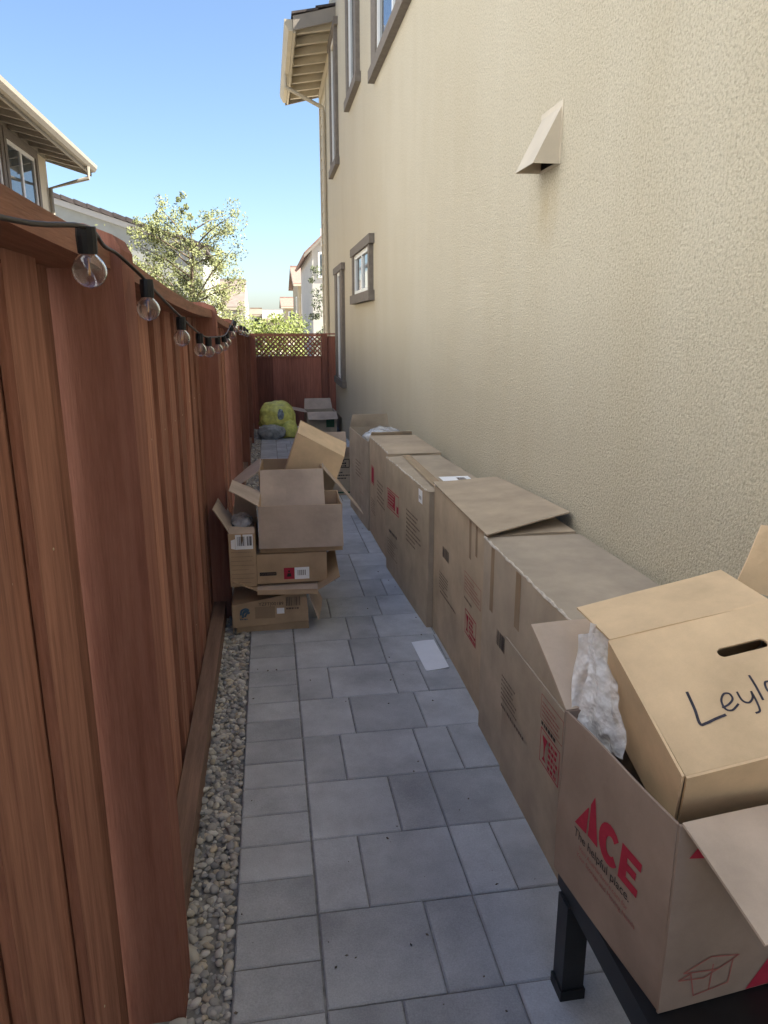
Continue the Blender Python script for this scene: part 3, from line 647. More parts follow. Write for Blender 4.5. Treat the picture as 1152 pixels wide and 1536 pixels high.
# hand lettered carton tipped into it
Lo = Vector((.70, 1.03, .83)); Lu = Vector((.975, -.06, .21)).normalized(); Lw = Vector((-.03, .92, .39)); Lw = (Lw - Lu * Lw.dot(Lu)).normalized(); Ln = Lu.cross(Lw)
LW, LL, LD = .36, .323, .23
rl = empty('tilted_carton', Lo - Ln * LD + Lu * .1, 'kraft carton with handle slot and marker handwriting, tipped into the red lettered box', 'box')
LP = lambda a, b, c: Lo + Lu * a + Lw * b - Ln * c
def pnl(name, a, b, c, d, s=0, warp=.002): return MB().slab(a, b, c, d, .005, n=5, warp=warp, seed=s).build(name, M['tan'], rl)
# top face with a real slot
bm = bmesh.new(); slot = [(.197 + .0115 * math.cos(R(t)), .228 + .0115 * math.sin(R(t))) for t in range(90, 271, 20)] + [(.278 + .0115 * math.cos(R(t)), .228 + .0115 * math.sin(R(t))) for t in range(-90, 91, 20)]
outer = [(0, 0), (LW, 0), (LW, LL), (0, LL)]; es = []
for loop in (outer, slot):
    vs = [bm.verts.new(LP(x, y, 0) - wloc(rl)) for x, y in loop]
    es += [bm.edges.new((vs[i], vs[(i+1) % len(vs)])) for i in range(len(vs))]
bmesh.ops.triangle_fill(bm, use_beauty=True, edges=es); ge = bmesh.ops.extrude_face_region(bm, geom=list(bm.faces))
bmesh.ops.translate(bm, verts=[e for e in ge['geom'] if isinstance(e, bmesh.types.BMVert)], vec=-Ln * .005); bmesh.ops.recalc_face_normals(bm, faces=bm.faces)
me = bpy.data.meshes.new('top_face'); bm.to_mesh(me); bm.free(); me.materials.append(M['tan']); o = bpy.data.objects.new('top_face', me); col.objects.link(o); o.parent = rl
pnl('side_panel', LP(0, 0, 0), LP(0, 0, LD), LP(0, LL, LD), LP(0, LL, 0), 1); pnl('side_panel', LP(LW, LL, 0), LP(LW, LL, LD), LP(LW, 0, LD), LP(LW, 0, 0), 2)
pnl('side_panel', LP(0, 0, 0), LP(LW, 0, 0), LP(LW, 0, LD), LP(0, 0, LD), 3); pnl('side_panel', LP(0, LL, LD), LP(LW, LL, LD), LP(LW, LL, 0), LP(0, LL, 0), 4)
fd = Vector((.004, .183, .004))
pnl('flap', LP(0, LL, 0), LP(LW, LL, 0), LP(LW, LL, 0) + fd * 1.05, LP(0, LL, 0) + fd, 5, .003)
q0 = LP(LW, LL, 0) + Vector((.045, .15, -.02))
MB().slab(q0 + Vector((-.03, 0, 0)), q0 + Vector((.12, -.03, -.05)), q0 + Vector((.13, -.03, .13)), q0 + Vector((.03, .01, .14)), .005, n=5, warp=.006, seed=7).build('flap', M['tan'], rl)
FL = Face(rl, Lo - Ln * .0052, Lu, Lw)
FL.stroke('marker_stroke', [(.085, .159), (.080, .12), (.074, .089), (.085, .087), (.105, .091), (.126, .094)], .0055, M['marker'])
FL.stroke('marker_stroke', [(.130, .110), (.143, .113), (.156, .122), (.157, .134), (.147, .137), (.135, .124), (.133, .106), (.143, .100), (.160, .109)], .004, M['marker'])
FL.stroke('marker_stroke', [(.172, .134), (.171, .115), (.180, .107), (.192, .115), (.197, .128)], .004, M['marker']); FL.stroke('marker_stroke', [(.197, .128), (.194, .105), (.189, .086), (.180, .083)], .004, M['marker'])
FL.stroke('marker_stroke', [(.213, .162), (.211, .135), (.207, .106)], .0045, M['marker'])
FL.stroke('marker_stroke', [(.245, .138), (.232, .140), (.226, .122), (.234, .110), (.246, .122), (.249, .138), (.248, .115), (.256, .108)], .0042, M['marker'])
bw_ = empty('bubble_wrap', (.70, 1.38, .80), 'wad of clear bubble wrap squeezed beside the handwritten carton', 'bubble wrap')
def crumpled(parent, mt, a, b, c, d, amp, seed, n=34):
    rg = random.Random(seed); a, b, c, d = map(Vector, (a, b, c, d)); nr = (b - a).cross(d - a).normalized(); m = MB()
    ws = [(rg.uniform(-1, 1) * f, rg.uniform(-1, 1) * f, rg.uniform(0, 6.28), g) for f, g in ((5, 1), (7, .8), (11, .55), (16, .4), (24, .25)) for _ in range(2)]
    for j in range(n + 1):
        for i in range(n + 1):
            x, y = i / n, j / n; h = sum(g * (1 - 2 * abs(math.sin(p * x + q * y + o))) for p, q, o, g in ws) / 3
            e = .06 * math.sin(9 * y + seed) ; p_ = a * (1-x) * (1-y) + b * x * (1-y) + c * x * y + d * (1-x) * y
            m.v.append(tuple(p_ + nr * amp * h + (b - a) * e * (x - .5)))
    for j in range(n):
        for i in range(n): q = j * (n + 1) + i; m.f.append((q, q + 1, q + n + 2, q + n + 1))
    return m.build('film_layer', mt, parent, smooth=True, fix=False)
crumpled(bw_, M['bubble'], (.645, 1.40, .70), (.74, 1.34, .72), (.725, 1.36, .955), (.66, 1.42, .93), .011, 3)
crumpled(bw_, M['bubble'], (.66, 1.37, .70), (.69, 1.22, .74), (.688, 1.29, .88), (.665, 1.38, .93), .008, 5)
crumpled(bw_, M['bubble'], (.69, 1.39, .70), (.80, 1.38, .72), (.78, 1.37, .93), (.68, 1.40, .965), .011, 7)

# ---------------------------------------------------------------- sheet of paper on the pavers
MB().slab((.68, 3.42, .006), (.69, 3.10, .006), (.806, 3.115, .008), (.80, 3.425, .012), .002, n=8, warp=.003, seed=4).build('paper_sheet', M['paper'])
tag(bpy.data.objects['paper_sheet'], 'white sheet of paper lying on the pavers against a carton', 'paper')

# ---------------------------------------------------------------- pile of cartons by the fence
PG = 'cartons heaped against the fence'
# squashed bottom carton
rb1 = empty('squashed_carton', (-.03, 3.85, 0), 'squashed kraft carton with blue swirl emblem lying on the pebbles and pavers', 'box', PG)
a0, a1, y0, y1 = -.238, .165, 3.69, 4.02; hl, hr = .155, .225
def pl(root, name, a, b, c, d, mt=None, s=0, n=5, warp=.003, th=.005): return MB().slab(a, b, c, d, th, n=n, warp=warp, seed=s).build(name, mt or M['card'], root)
pl(rb1, 'front_panel', (a0, y0, .03), (a1, y0 - .01, .055), (a1 - .01, y0, hr), (a0, y0 + .01, hl), s=1)
pl(rb1, 'front_panel', (a0 + .02, y0 + .012, .0), (a1, y0 + .012, .0), (a1, y0 + .01, .12), (a0 + .02, y0 + .012, .05), s=2)
pl(rb1, 'side_panel', (a0, y1, 0), (a0, y0 + .01, 0), (a0, y0 + .01, hl), (a0, y1, hl + .02), s=3); pl(rb1, 'side_panel', (a1, y0 + .01, 0), (a1, y1, 0), (a1, y1, hr), (a1 - .01, y0 + .01, hr), s=4)
pl(rb1, 'rear_panel', (a1, y1, 0), (a0, y1, 0), (a0, y1, hl + .02), (a1, y1, hr), s=5)
pl(rb1, 'top_panel', (a0, y0 + .02, hl - .005), (.02, y0 + .02, hl + .03), (.02, y1, hl + .05), (a0, y1, hl + .02), s=6); pl(rb1, 'top_panel', (.03, y0 + .01, hl + .03), (a1 - .01, y0 + .01, hr), (a1, y1, hr), (.03, y1, hl + .05), s=7)
pl(rb1, 'flap', (a1, y0 + .0, hr - .01), (a1 + .02, y0 + .3, hr - .02), (a1 + .09, y0 + .28, .06), (a1 + .055, y0 - .02, .06), s=8, mt=M['cardin'])
B1 = Face(rb1, (a0, y0 + .01, .03), (1, -.02, 0), (.0, 0, 1))
sh = lambda x: x * .14
for pts in ([(.045, .075), (.05, .098), (.07, .108), (.085, .10), (.07, .098), (.058, .085), (.055, .06)], [(.06, .085), (.075, .092), (.088, .085), (.075, .08), (.066, .065)]): B1.stroke('emblem', pts, .010, M['blueink'], k=.012)
B1.lines('small_print', .04, .052, .06, 1, .01, M['blueink'], .006, 3, k=.012)
B1.text('YZFTJ00189', .14, .122, .026, M['ink'], k=.013); B1.bars('barcode', .285, .115, .36, .165, M['inkfaint'], 5, k=.014); B1.rect('white_label', .235, .072, .275, .105, M['paper'], k=.013); B1.lines('small_print', .285, .105, .08, 1, .02, M['inkfaint'], .01, 9, k=.014)
B1.rect('tape_strip', .12, .05, .225, .115, M['tape'], k=.011)
# bent cardboard tray above it
tr = empty('bent_tray', (0, 3.85, .24), 'bent flat cardboard tray with turned up edges between the stacked cartons', 'cardboard', None)
pl(tr, 'tray_floor', (-.10, 3.66, .248), (.215, 3.64, .245), (.23, 4.05, .26), (-.10, 4.05, .255), M['cardin'], 1)
pl(tr, 'tray_side', (-.235, 3.70, .295), (-.10, 3.66, .248), (-.10, 4.05, .256), (-.235, 4.05, .30), M['card'], 2)
pl(tr, 'tray_side', (.215, 3.64, .246), (.335, 3.66, .305), (.34, 4.02, .36), (.23, 4.05, .261), M['card'], 3)
pl(tr, 'tray_edge', (-.10, 3.655, .225), (.215, 3.635, .222), (.215, 3.64, .247), (-.10, 3.66, .249), M['card'], 4)
# small label carton
rs, PS, su, sv, sw = carton('label_carton', 'small carton with white shipping labels stuck on its upper corner', 'box', PG, (-.238, 3.70, .262), -2, .135, .34, .29, M['card'], top=False, seed=71, flaps=[('l', 62, .15, .01), ('f', 70, .14, .01), ('n', 150, .05, .0)], flapmat=M['cardin'])
S1 = Face(rs, PS(0, -.003, 0), su, sw, 'n')
S1.rect('shipping_label', .035, .205, .125, .285, M['paper'], .006); S1.bars('barcode', .045, .225, .085, .275, M['ink'], 4, .0075); S1.bars('barcode', .095, .225, .12, .275, M['ink'], 7, .0075)
S1.polys('shipping_label', [[(.012, .21), (.034, .205), (.034, .262), (.012, .255)]], M['paper'], .005)
S1.lines('print_lines', .01, .19, .12, 8, .024, M['inkfaint'], .002, 5)
# dark printed carton under the big open one
rd, PD, du, dv, dw = carton('printed_carton', 'kraft carton with black code strip and red warning square under the wide flap', 'box', PG, (-.098, 3.72, .262), 0, .37, .36, .16, M['card'], top=True, seed=73)
D1 = Face(rd, PD(0, -.003, 0), du, dw, 'n')
D1.rect('black_strip', .012, .045, .10, .065, M['ink']); D1.text('OCL8896WT', .016, .0495, .016, M['inkfaint'], k=.0075)
D1.rect('red_square', .14, .02, .195, .085, M['red']); D1.polys('warning_mark', [[(.155, .035), (.18, .035), (.176, .055), (.159, .055)], [(.162, .06), (.173, .06), (.173, .07), (.162, .07)]], M['ink'], .0075)
D1.rect('white_label', .197, .018, .275, .085, M['paper']); D1.bars('barcode', .212, .04, .255, .07, M['inkfaint'], 4, .0075)
# big open carton with wide hanging flap
ro, PO, ou, ov, ow = carton('open_carton', 'open carton with wide pale flap hanging over its front, dark inside', 'box', PG, (-.08, 3.74, .428), -1.5, .44, .34, .255, M['card'], top=False, seed=75, flapmat=M['cardin'], flaps=[('n', -83, .225, -.006), ('l', 28, .17, .01)])
MB().slab((.30, 3.80, .53), (.33, 4.05, .53), (.22, 4.05, .53), (.2, 3.80, .53), .004, n=2).build('red_lining', M['red'], ro)
rq, PQ, qu, qv, qw = carton('open_carton', 'open carton behind the wide flap one, with narrower flap folded forward', 'box', PG, (-.07, 4.105, .43), -1, .36, .36, .375, M['card'], top=False, seed=77, flapmat=M['cardin'], flaps=[('n', -60, .24, -.004), ('l', -35, .2, .01), ('r', -52, .37, .03)])
tag(blob('plastic_wrap', M['plastic'], (-.17, 3.9, .55), (.06, .1, .06), 21, .3, 3), 'clear plastic packing sticking out beside the shipping labels', 'plastic wrap')
# upturned tan carton on top of the heap
def obb(root, name_faces, o, a, b, c, mt, seed):
    o, a, b, c = map(Vector, (o, a, b, c)); Pn = lambda x, y, z: o + a * x + b * y + c * z
    for k, (q) in enumerate((((0,0,0),(1,0,0),(1,0,1),(0,0,1)), ((1,0,0),(1,1,0),(1,1,1),(1,0,1)), ((1,1,0),(0,1,0),(0,1,1),(1,1,1)), ((0,1,0),(0,0,0),(0,0,1),(0,1,1)), ((0,0,1),(1,0,1),(1,1,1),(0,1,1)))):
        MB().slab(*[Pn(*t) for t in q], .005, n=4, warp=.003, seed=seed + k).build('side_panel' if k < 4 else 'base_panel', mt, root)
rt_ = empty('upturned_carton', (.2, 4.6, .6), 'plain tan carton tipped upside down on top of the heap', 'box', PG)
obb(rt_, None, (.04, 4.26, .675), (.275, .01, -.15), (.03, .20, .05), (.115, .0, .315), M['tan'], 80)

# ---------------------------------------------------------------- far cartons and bag
rf, PF, fu, fv, fw = carton('printed_open_carton', 'open carton with dark lettering and green base line beside the row end', 'box', None, (.50, 7.12, gz(7.2)), 2, .30, .36, .39, M['cardgrey'], top=False, seed=90, flapmat=M['cardin'], flaps=[('f', 80, .2, .01), ('n', 45, .16, .005), ('l', 50, .17, .01)])
f1 = Face(rf, PF(0, -.003, 0), fu, fw, 'n'); f1.outline('print_frame', .12, .28, .27, .37, M['ink'], .008); f1.lines('dark_print', .13, .36, .13, 3, .026, M['ink'], .016, 3); f1.lines('dark_print', .02, .24, .26, 3, .03, M['ink'], .012, 4); f1.rect('green_line', 0, .02, .29, .035, M['green'])
rg_, PGx, gu, gv, gw = carton('flapped_carton', 'grey brown open carton with drooping flaps and green square by the gate', 'box', None, (.62, 12.3, gz(12.4)), 3, .50, .5, .36, M['cardgrey'], top=False, seed=95, flapmat=M['cardin'], flaps=[('n', -32, .2, .0), ('l', 12, .26, .03), ('f', 60, .2, .02), ('r', -50, .2, .02)])
g1 = Face(rg_, PGx(0, -.003, 0), gu, gw, 'n'); g1.rect('green_square', .32, .1, .46, .26, M['green'])
bg_ = empty('rubbish_bag', (.15, 11.9, gz(11.9)), 'bulging yellow plastic rubbish bag slumped before the gate', 'bag')
blob('bag_body', M['yellow'], (.12, 12.0, gz(12) + .29), (.29, .26, .30), 33, .15, 5, bg_); blob('bag_fold', M['yellow'], (.29, 11.85, gz(11.9) + .14), (.15, .14, .16), 35, .2, 4, bg_)
blob('blue_print', mat('blue_white_print', (.35, .42, .45), .5, .3, 30), (.17, 11.755, gz(12) + .38), (.05, .02, .09), 37, .2, 3, bg_)
tag(blob('plastic_sack', M['greyplastic'], (.02, 11.75, gz(11.8) + .1), (.22, .13, .13), 39, .25, 4), 'grey translucent plastic sack slumped under the yellow bag', 'sack')
tag(blob('plastic_scrap', M['plastic'], (.98, 8.2, gz(8.2) + .3), (.1, .16, .32), 41, .3, 3), 'clear plastic wrap standing against the wall past the row', 'plastic wrap')

# ---------------------------------------------------------------- string lights
sl_ = empty('string_lights', (-.24, 3, 1.5), 'string of clear globe bulbs on dark cable strung along the fence', 'string lights')
# anchor points of the cable: sockets hang under it
cab = [(-.262, .35, 1.70), (-.25, .8, 1.70), (-.222, 1.03, 1.722), (-.252, 1.28, 1.722), (-.258, 1.50, 1.722), (-.235, 1.46, 1.69), (-.222, 1.52, 1.678), (-.222, 2.04, 1.621), (-.222, 2.56, 1.574), (-.222, 2.93, 1.556), (-.222, 3.49, 1.549), (-.222, 3.99, 1.547), (-.225, 4.4, 1.56), (-.24, 5.1, 1.59), (-.258, 5.7, 1.62), (-.258, 6.5, 1.66), (-.24, 7.2, 1.60), (-.23, 8.0, 1.585), (-.235, 9.0, 1.56), (-.25, 10.2, 1.545)]
cab = [(-.262, .35, 1.695), (-.245, .8, 1.70), (-.222, 1.03, 1.721), (-.250, 1.28, 1.722), (-.256, 1.42, 1.722), (-.230, 1.50, 1.690), (-.222, 1.60, 1.668), (-.222, 2.04, 1.621), (-.222, 2.56, 1.574), (-.222, 2.93, 1.556), (-.222, 3.49, 1.549), (-.222, 3.99, 1.547), (-.225, 4.4, 1.56), (-.24, 5.1, 1.59), (-.258, 6.5, 1.655), (-.24, 7.2, 1.60), (-.23, 8.0, 1.585), (-.235, 9.0, 1.56), (-.25, 10.2, 1.545)]
def cr(pts, k=5):
    out = []
    for i in range(len(pts) - 1):
        p0, p1, p2, p3 = [Vector(pts[max(0, min(len(pts) - 1, j))]) for j in (i - 1, i, i + 1, i + 2)]
        for q in range(k):
            t = q / k; out.append(.5 * ((2 * p1) + (p2 - p0) * t + (2*p0 - 5*p1 + 4*p2 - p3) * t*t + (3*p1 - p0 - 3*p2 + p3) * t**3))
    return out + [Vector(pts[-1])]
MB().tube(cr(cab), .0032, 6).build('cable', M['wire'], sl_, smooth=True)
def bulb(c, ax, s=1.0):
    b = empty('bulb', c); b.location = Vector(c) - sl_.location; b.parent = sl_
    ax = Vector(ax).normalized(); c = Vector(c); A = -ax
    m = MB(); m.lathe([(.0001, 0), (.0125 * s, .0), (.0135 * s, .012 * s), (.0125 * s, .034 * s), (.0001, .035 * s)], c + A * .0, 12, A); m.build('socket', M['socket'], b, smooth=False)
    r = .0222 * s; k = c + A * (.034 * s + r * .98); prof = [(.0105 * s, -r * 1.05), (.0108 * s, -r * .93)]
    for i in range(1, 15):
        t = R(-58 + (148) * i / 14); prof.append((max(.0004, r * math.cos(t)), r * math.sin(t)))
    m = MB(); m.lathe([(x, h) for x, h in prof], k, 20, A); g_ = m.build('globe', M['glass'], b, smooth=True)
    so = g_.modifiers.new('t', 'SOLIDIFY'); so.thickness = .0008
    m = MB(); m.tube([k - A * .016 * s, k + A * .006 * s], [.0012 * s, .0017 * s], 6); m.build('filament', M['fil'], b)
    m = MB(); m.lathe([(.0001, -r * 1.3), (.0112 * s, -r * 1.3), (.0112 * s, -r * .98), (.0001, -r * .98)], k, 10, A); m.build('collar', M['brass'], b)
for (c, ax) in (((-.222, 1.03, 1.722), (.03, -.12, 1)), ((-.222, 1.50, 1.684), (0, .05, 1)), ((-.222, 2.04, 1.621), (0, .08, 1)), ((-.222, 2.56, 1.574), (0, .04, 1)), ((-.222, 2.93, 1.556), (0, .0, 1)), ((-.222, 3.49, 1.549), (0, 0, 1)), ((-.222, 3.99, 1.547), (0, 0, 1)), ((-.225, 4.4, 1.56), (0, 0, 1)),
                ((-.24, 5.3, 1.60), (0, 0, 1)), ((-.25, 6.1, 1.637), (0, 0, 1)), ((-.24, 7.2, 1.60), (0, 0, 1)), ((-.23, 8.0, 1.585), (0, 0, 1)), ((-.235, 9.0, 1.56), (0, 0, 1)), ((-.25, 10.1, 1.547), (0, 0, 1))):
    bulb(c, ax, .97 if c[1] < 5 else 1.15)

# ---------------------------------------------------------------- neighbouring houses
lh = empty('neighbour_house', (-4, 12, 0), 'beige neighbour house with open rafter eave, gutter and brown framed windows', 'house')
MB().box(-9, -4.0, -9, 15.75, -.3, 4.85).build('wall', M['nbwall'], lh)
MB().box(-9, -3.0, -9, 8.0, -.3, 8.4).build('added_bounce_wing', M['bouncepaint'], lh)  # invented wing, out of view, added to reflect sunlight into the passage
MB().box(-9, -2.7, -9.3, 8.2, 8.402, 8.6).build('added_wing_roof', M['tile'], lh)
for yw in (-6, -2, 2.4, 6):  # made-up windows dressing the added wing
    Wn = empty('window', (-3, yw, 5.2)); Wn.location -= lh.location; Wn.parent = lh
    MB().box(-3.02, -2.96, yw - .7, yw + .7, 5.1, 6.7).build('trim_board', M['white'], Wn); MB().box(-2.97, -2.95, yw - .55, yw + .55, 5.25, 6.55).build('pane', M['pane'], Wn)
eX, eE = -3.30, 16.3; lez = lambda x: 4.62 + (eX - x) * .30
def shed(name, m, z0, z1, x0, x1, y0, y1): 
    return MB().add([(x0, y0, lez(x0) + z0), (x1, y0, lez(x1) + z0), (x1, y1, lez(x1) + z0), (x0, y1, lez(x0) + z0), (x0, y0, lez(x0) + z1), (x1, y0, lez(x1) + z1), (x1, y1, lez(x1) + z1), (x0, y1, lez(x0) + z1)],
             [(0, 3, 2, 1), (4, 5, 6, 7), (0, 1, 5, 4), (1, 2, 6, 5), (2, 3, 7, 6), (3, 0, 4, 7)]).build(name, m, lh)
shed('soffit', M['lhtrim'], .0, .025, -6.5, eX, 8.5, eE); shed('roof', M['tile'], .03, .12, -6.5, eX + .04, 8.5, eE + .04)
for q in range(20):
    yy = 5.2 + q * .56
    if 8.6 < yy < 15.9: MB().prism([(-4.02, yy, lez(-4.02) - .17), (eX - .04, yy, lez(eX) - .11), (eX - .04, yy, lez(eX) - .002), (-4.02, yy, lez(-4.02) - .002)], (0, .07, 0)).build('rafter_tail', M['fascia'], lh)
MB().box(eX - .035, eX, 8.5, eE, lez(eX) - .14, lez(eX)).build('fascia_board', M['lhtrim'], lh)
MB().prism([(eX + .002, 8.5, lez(eX) - .1), (eX + .002, 8.5, lez(eX) + .03), (eX + .12, 8.5, lez(eX) + .03), (eX + .11, 8.5, lez(eX) - .03), (eX + .07, 8.5, lez(eX) - .09)], (0, eE - 8.5, 0)).build('gutter', M['lhtrim'], lh)
MB().prism([(-5.5, eE - .03, lez(-5.5) - .17), (eX, eE - .03, lez(eX) - .17), (eX, eE - .03, lez(eX) - .001), (-5.5, eE - .03, lez(-5.5) - .001)], (0, .03, 0)).build('rake_board', M['lhtrim'], lh)
MB().tube([(eX + .06, 15.7, lez(eX) - .1), (eX + .06, 15.7, lez(eX) - .3), (-3.95, 15.7, lez(eX) - .5), (-3.95, 15.7, 0)], .04, 8).build('downspout', M['lhtrim'], lh)
MB().box(-4.0, -3.985, 8.52, 15.7, lez(-4) - .20, lez(-4) - .02).build('frieze_board', M['lhtrim'], lh)
for (y0, y1) in ((11.6, 13.05), (13.35, 14.9)):
    W = empty('window', (-4, (y0 + y1) / 2, 2.6)); W.location -= lh.location; W.parent = lh
    zb, zt = 2.9, 4.48
    for q in ((y0 - .12, y1 + .12, zt, zt + .14), (y0 - .12, y0, zb, zt), (y1, y1 + .12, zb, zt), (y0 - .12, y1 + .12, zb - .12, zb)): MB().box(-4.01, -3.94, *q).build('trim_board', M['trim'], W)
    MB().box(-4.01, -3.99, y0, y1, zb, zt).build('pane', M['pane'], W)
    f = MB(); t = .06; mid = (y0 + y1) / 2
    for q in ((y0, y1, zb, zb + t), (y0, y1, zt - t, zt), (y0, y0 + t, zb + t, zt - t), (y1 - t, y1, zb + t, zt - t), (mid - .035, mid + .035, zb + t, zt - t)): f.box(-3.992, -3.97, *q)
    f.build('frame', M['white'], W)
# second house: pale gable end with dark tiles down its rake
h2 = empty('gable_house', (-6, 26, 0), 'pale grey gable house with dark roof tiles stepping down the rake', 'house')
rz = lambda x: 5.38 + (x + 6.6) * -.318
MB().prism([(-12, 26, -.3), (-2.0, 26, -.3), (-2.0, 26, rz(-2.0) - .02), (-6.6, 26, rz(-6.6) - .02), (-12, 26, rz(-12) - .02 if False else 4.5)], (0, 9, 0)).build('wall', M['greywall'], h2)
MB().prism([(-7.5, 25.9, rz(-7.5) - .02), (-1.9, 25.9, rz(-1.9) - .02), (-1.9, 25.9, rz(-1.9) + .16), (-7.5, 25.9, rz(-7.5) + .16)], (0, .08, 0)).build('barge_board', M['whitewall'], h2)
x = -7.4
while x < -1.9:
    MB().prism([(x, 25.86, rz(x) + .165 + .03), (x + .4, 25.86, rz(x + .4) + .165), (x + .4, 25.86, rz(x + .4) + .30), (x, 25.86, rz(x) + .30 + .03)], (0, .5, 0)).build('roof_tile', M['tile'], h2); x += .385
MB().prism([(-7.5, 26.3, rz(-7.5) + .17), (-1.9, 26.3, rz(-1.9) + .17), (-1.9, 26.3, rz(-1.9) + .26), (-7.5, 26.3, rz(-7.5) + .26)], (0, 9, 0)).build('roof', M['tile'], h2)
# far houses on the right
def far_house(name, label, x0, x1, y0, y1, eave, ridge, wallm, roofm, gable_front, ov=.4, wins=()):
    r = empty(name, ((x0 + x1) / 2, y0, -.2), label, 'house', None)
    if gable_front:
        xm = (x0 + x1) / 2; MB().prism([(x0, y0, -.3), (x1, y0, -.3), (x1, y0, eave), (xm, y0, ridge), (x0, y0, eave)], (0, y1 - y0, 0)).build('wall', wallm, r)
        k = (ridge - eave) / (xm - x0)
        for s in (1, -1):
            xe = x0 - ov if s > 0 else x1 + ov; ze = eave - ov * k
            MB().slab(*[(a, b, c + .12) for a, b, c in ((xe, y0 - ov, ze), (xm, y0 - ov, ridge), (xm, y1, ridge), (xe, y1, ze))], .14, n=1).build('roof', roofm, r)
            MB().prism([(xe, y0 - ov - .02, ze - .12), (xm, y0 - ov - .02, ridge - .12), (xm, y0 - ov - .02, ridge + .02), (xe, y0 - ov - .02, ze + .02)], (0, .05, 0)).build('barge_board', M['fascia'], r)
    else:
        ym = (y0 + y1) / 2; MB().prism([(x0, y0, -.3), (x0, y1, -.3), (x0, y1, eave), (x0, ym, ridge), (x0, y0, eave)], (x1 - x0, 0, 0)).build('wall', wallm, r)
        k = (ridge - eave) / (ym - y0)
        for ye, s in ((y0 - ov, 1), (y1 + ov, -1)):
            MB().slab((x0 - ov, ye, eave - ov * k + .12), (x1, ye, eave - ov * k + .12), (x1, ym, ridge + .12), (x0 - ov, ym, ridge + .12), .14, n=1).build('roof', roofm, r)
        MB().prism([(x0 - ov - .03, y0 - ov, eave - ov * k - .12), (x0 - ov - .03, ym, ridge - .12), (x0 - ov - .03, ym, ridge + .1), (x0 - ov - .03, y0 - ov, eave - ov * k + .1)], (.05, 0, 0)).build('barge_board', M['fascia'], r)
        MB().box(x0 - ov, x1, y0 - ov - .1, y0 - ov, eave - ov * k - .08, eave - ov * k + .08).build('gutter', M['cream'], r)
    for (face, a, b, z0, z1) in wins:
        W = empty('window', (x0, y0, z0)); W.location -= r.location; W.parent = r
        if face == 'y':
            MB().box(a - .1, b + .1, y0 - .06, y0 + .02, z0 - .1, z1 + .1).build('frame', M['white'], W); MB().box(a, b, y0 - .075, y0 - .05, z0, z1).build('pane', M['pane'], W)
        else:
            MB().box(x0 - .06, x0 + .02, a - .1, b + .1, z0 - .1, z1 + .1).build('frame', M['white'], W); MB().box(x0 - .075, x0 - .05, a, b, z0, z1).build('pane', M['pane'], W)
    return r
far_house('white_house', 'white gable house with red tiles just past the tan house', 2.35, 9.5, 38, 50, 5.3, 8.6, M['whitewall'], M['redtile'], True, wins=(('y', 2.75, 3.05, 4.0, 5.0), ('y', 3.3, 3.6, 4.0, 5.0), ('y', 2.9, 3.3, 5.5, 6.1)))
far_house('tan_house', 'tan side gabled house with red tile slope between the white house and the low one', 2.6, 10, 60, 72, 4.75, 6.3, M['tanwall'], M['redtile'], False, wins=(('y', 2.9, 3.3, 2.6, 3.9), ('x', 63, 64.2, 2.6, 3.8)))
far_house('low_house', 'small cream house with bright red tile roof farthest along the right', 2.1, 9, 85, 95, 3.6, 4.6, M['tanwall'], M['redtile'], False, wins=(('x', 87, 88.4, 1.9, 3.0), ('y', 2.6, 3.2, 1.9, 3.0)))
far_house('hip_house', 'distant house with pale grey roof above the yellow green bush', -.9, 6, 125, 140, 2.7, 4.0, M['tanwall'], mat('grey_roof', (.3, .28, .26), .9, .1, 2), False)
far_house('left_far_house', 'distant white house with brown roof above the fence end', -6.5, -1.35, 50, 62, 2.75, 4.6, M['whitewall'], mat('brown_roof', (.17, .14, .12), .9, .1, 2), False, ov=.35, wins=(('y', -2.2, -1.9, 1.5, 2.3),))
far_house('green_window_house', 'small distant tan house with pale window behind the bush', -1.25, -.35, 70, 78, 2.5, 3.0, M['tanwall'], mat('brown_roof', (.22, .17, .13), .9, .1, 2), False, ov=.25, wins=(('y', -1.1, -.6, 1.5, 2.2),))

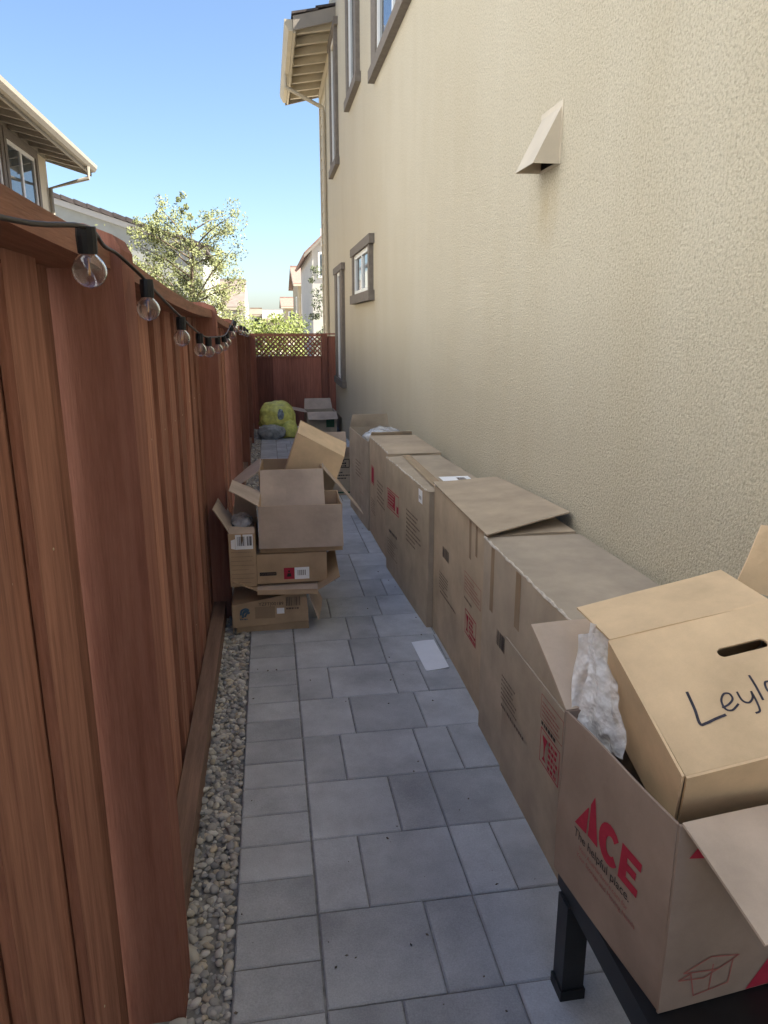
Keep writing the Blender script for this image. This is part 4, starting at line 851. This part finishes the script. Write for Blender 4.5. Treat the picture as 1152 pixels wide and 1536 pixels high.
# ---------------------------------------------------------------- trees and bushes
def leaves(mt, name, parent, clumps, n, size, seed, flat=1.0):
    rg = random.Random(seed); m = MB()
    for _ in range(n):
        c, r = rg.choice(clumps); c = Vector(c)
        while True:
            d = Vector((rg.uniform(-1, 1), rg.uniform(-1, 1), rg.uniform(-1, 1)))
            if d.length < 1: break
        p = c + d * r; s = size * rg.uniform(.6, 1.3)
        a = Vector((rg.gauss(0, 1), rg.gauss(0, 1), rg.gauss(0, 1))).normalized(); b = a.orthogonal().normalized()
        m.add([p - a * s, p + b * s * .45, p + a * s, p - b * s * .45], [(0, 1, 2, 3)])
    return m.build(name, mt, parent, fix=False)
def tree(name, label, base, h, spread, seed, mt, nleaf, size, droop=.2, cat='tree'):
    rg = random.Random(seed); r = empty(name, base, label, cat); base = Vector(base); clumps = []
    m = MB(); tp = [base + Vector((rg.uniform(-.05, .05), rg.uniform(-.05, .05), t * h * .85)) for t in (0, .2, .4, .6, .8, 1)]
    m.tube(tp, [.07, .06, .05, .04, .025, .01], 7)
    limbs = MB()
    for k in range(34):
        t = rg.uniform(.28, .98); p0 = base + Vector((0, 0, t * h * .85)); ang = rg.uniform(0, 6.28)
        ln = spread * rg.uniform(.5, 1.05) * (1.15 - .55 * abs(t - .5)); up = rg.uniform(.35, 1.1)
        p1 = p0 + Vector((math.cos(ang) * ln * .5, math.sin(ang) * ln * .5, up * ln * .45)); p2 = p0 + Vector((math.cos(ang) * ln, math.sin(ang) * ln, up * ln * .75))
        limbs.tube([p0, p1, p2], [.022, .014, .005], 5)
        for q in range(7):
            s = rg.uniform(.35, 1.08); pp = p0 + (p1 - p0) * min(1, s * 2) if s < .5 else p1 + (p2 - p1) * (s - .5) * 2
            clumps.append((pp + Vector((rg.gauss(0, .1), rg.gauss(0, .1), rg.gauss(0, .12))), rg.uniform(.10, .26)))
    for q in range(8): clumps.append((base + Vector((rg.gauss(0, .12), rg.gauss(0, .12), h * rg.uniform(.8, 1.03))), rg.uniform(.06, .15)))
    m.build('trunk', M['bark'], r, smooth=True); limbs.build('branches', M['bark'], r, smooth=True)
    leaves(mt, 'crown', r, clumps, nleaf, size, seed)
    return r
tree('young_tree', 'airy pale green tree rising above the fence before the gable house', (-1.65, 18, -.2), 4.75, 1.35, 5, M['leaf'], 17000, .033)
tree('small_tree', 'sparse pale sapling crown peeking over the fence near the gutter', (-3.75, 19, -.2), 3.95, .55, 9, M['leaf'], 900, .045)
def bush(name, label, c, r, seed, mt, n, size):
    rg = random.Random(seed); e = empty(name, (c[0], c[1], -.2), label, 'bush'); cl = []
    for _ in range(44): cl.append(((c[0] + rg.uniform(-1, 1) * r[0], c[1] + rg.uniform(-1, 1) * r[1], c[2] + rg.uniform(-1, 1) * r[2]), rg.uniform(.3, .75) * min(r)))
    st = MB()
    for k in range(5): st.tube([(c[0] + rg.uniform(-.1, .1), c[1], -.2), (c[0] + rg.uniform(-.6, .6) * r[0], c[1], c[2])], [.03, .012], 5)
    st.build('stems', M['bark'], e); leaves(mt, 'foliage', e, cl, n, size, seed)
bush('bright_bush', 'bright yellow green bush lit by sun beyond the gate', (.25, 22, .85), (.75, .6, .95), 15, M['leafy'], 5000, .055)
bush('grey_bush', 'grey green leafy shrub against the white house wall', (1.75, 24, 1.4), (.3, .5, 1.9), 16, M['leafgrey'], 2500, .05)
bush('olive_bush', 'dull olive shrub rising behind the fence end', (-1.0, 27, .9), (.6, .5, 1.0), 18, M['leaf'], 2500, .055)

# grit and dry leaf bits on the paving
db = MB(); rg2 = random.Random(77)
for _ in range(90):
    y = 1.3 + rg2.random() ** 1.5 * 6; x = rg2.uniform(-.14, .78); a = rg2.uniform(0, 6.28); l = rg2.uniform(.002, .007); z = gz(y) + .003
    u_ = Vector((math.cos(a), math.sin(a), rg2.uniform(-.2, .2))) * l; v_ = Vector((-math.sin(a), math.cos(a), rg2.uniform(-.2, .3))) * l * rg2.uniform(.4, .8); c_ = Vector((x, y, z))
    db.add([c_ - u_, c_ - v_, c_ + u_, c_ + v_, c_ + Vector((0, 0, l * .6)), c_ - Vector((0, 0, l * .6))], [(0, 1, 4), (1, 2, 4), (2, 3, 4), (3, 0, 4), (1, 0, 5), (2, 1, 5), (3, 2, 5), (0, 3, 5)])
tag(db.build('grit', mat('dry_grit', (.2, .17, .13), .9, .3, 200), fix=False), 'scattered grit and dry leaf bits on the pavers', 'grit', kind='stuff')
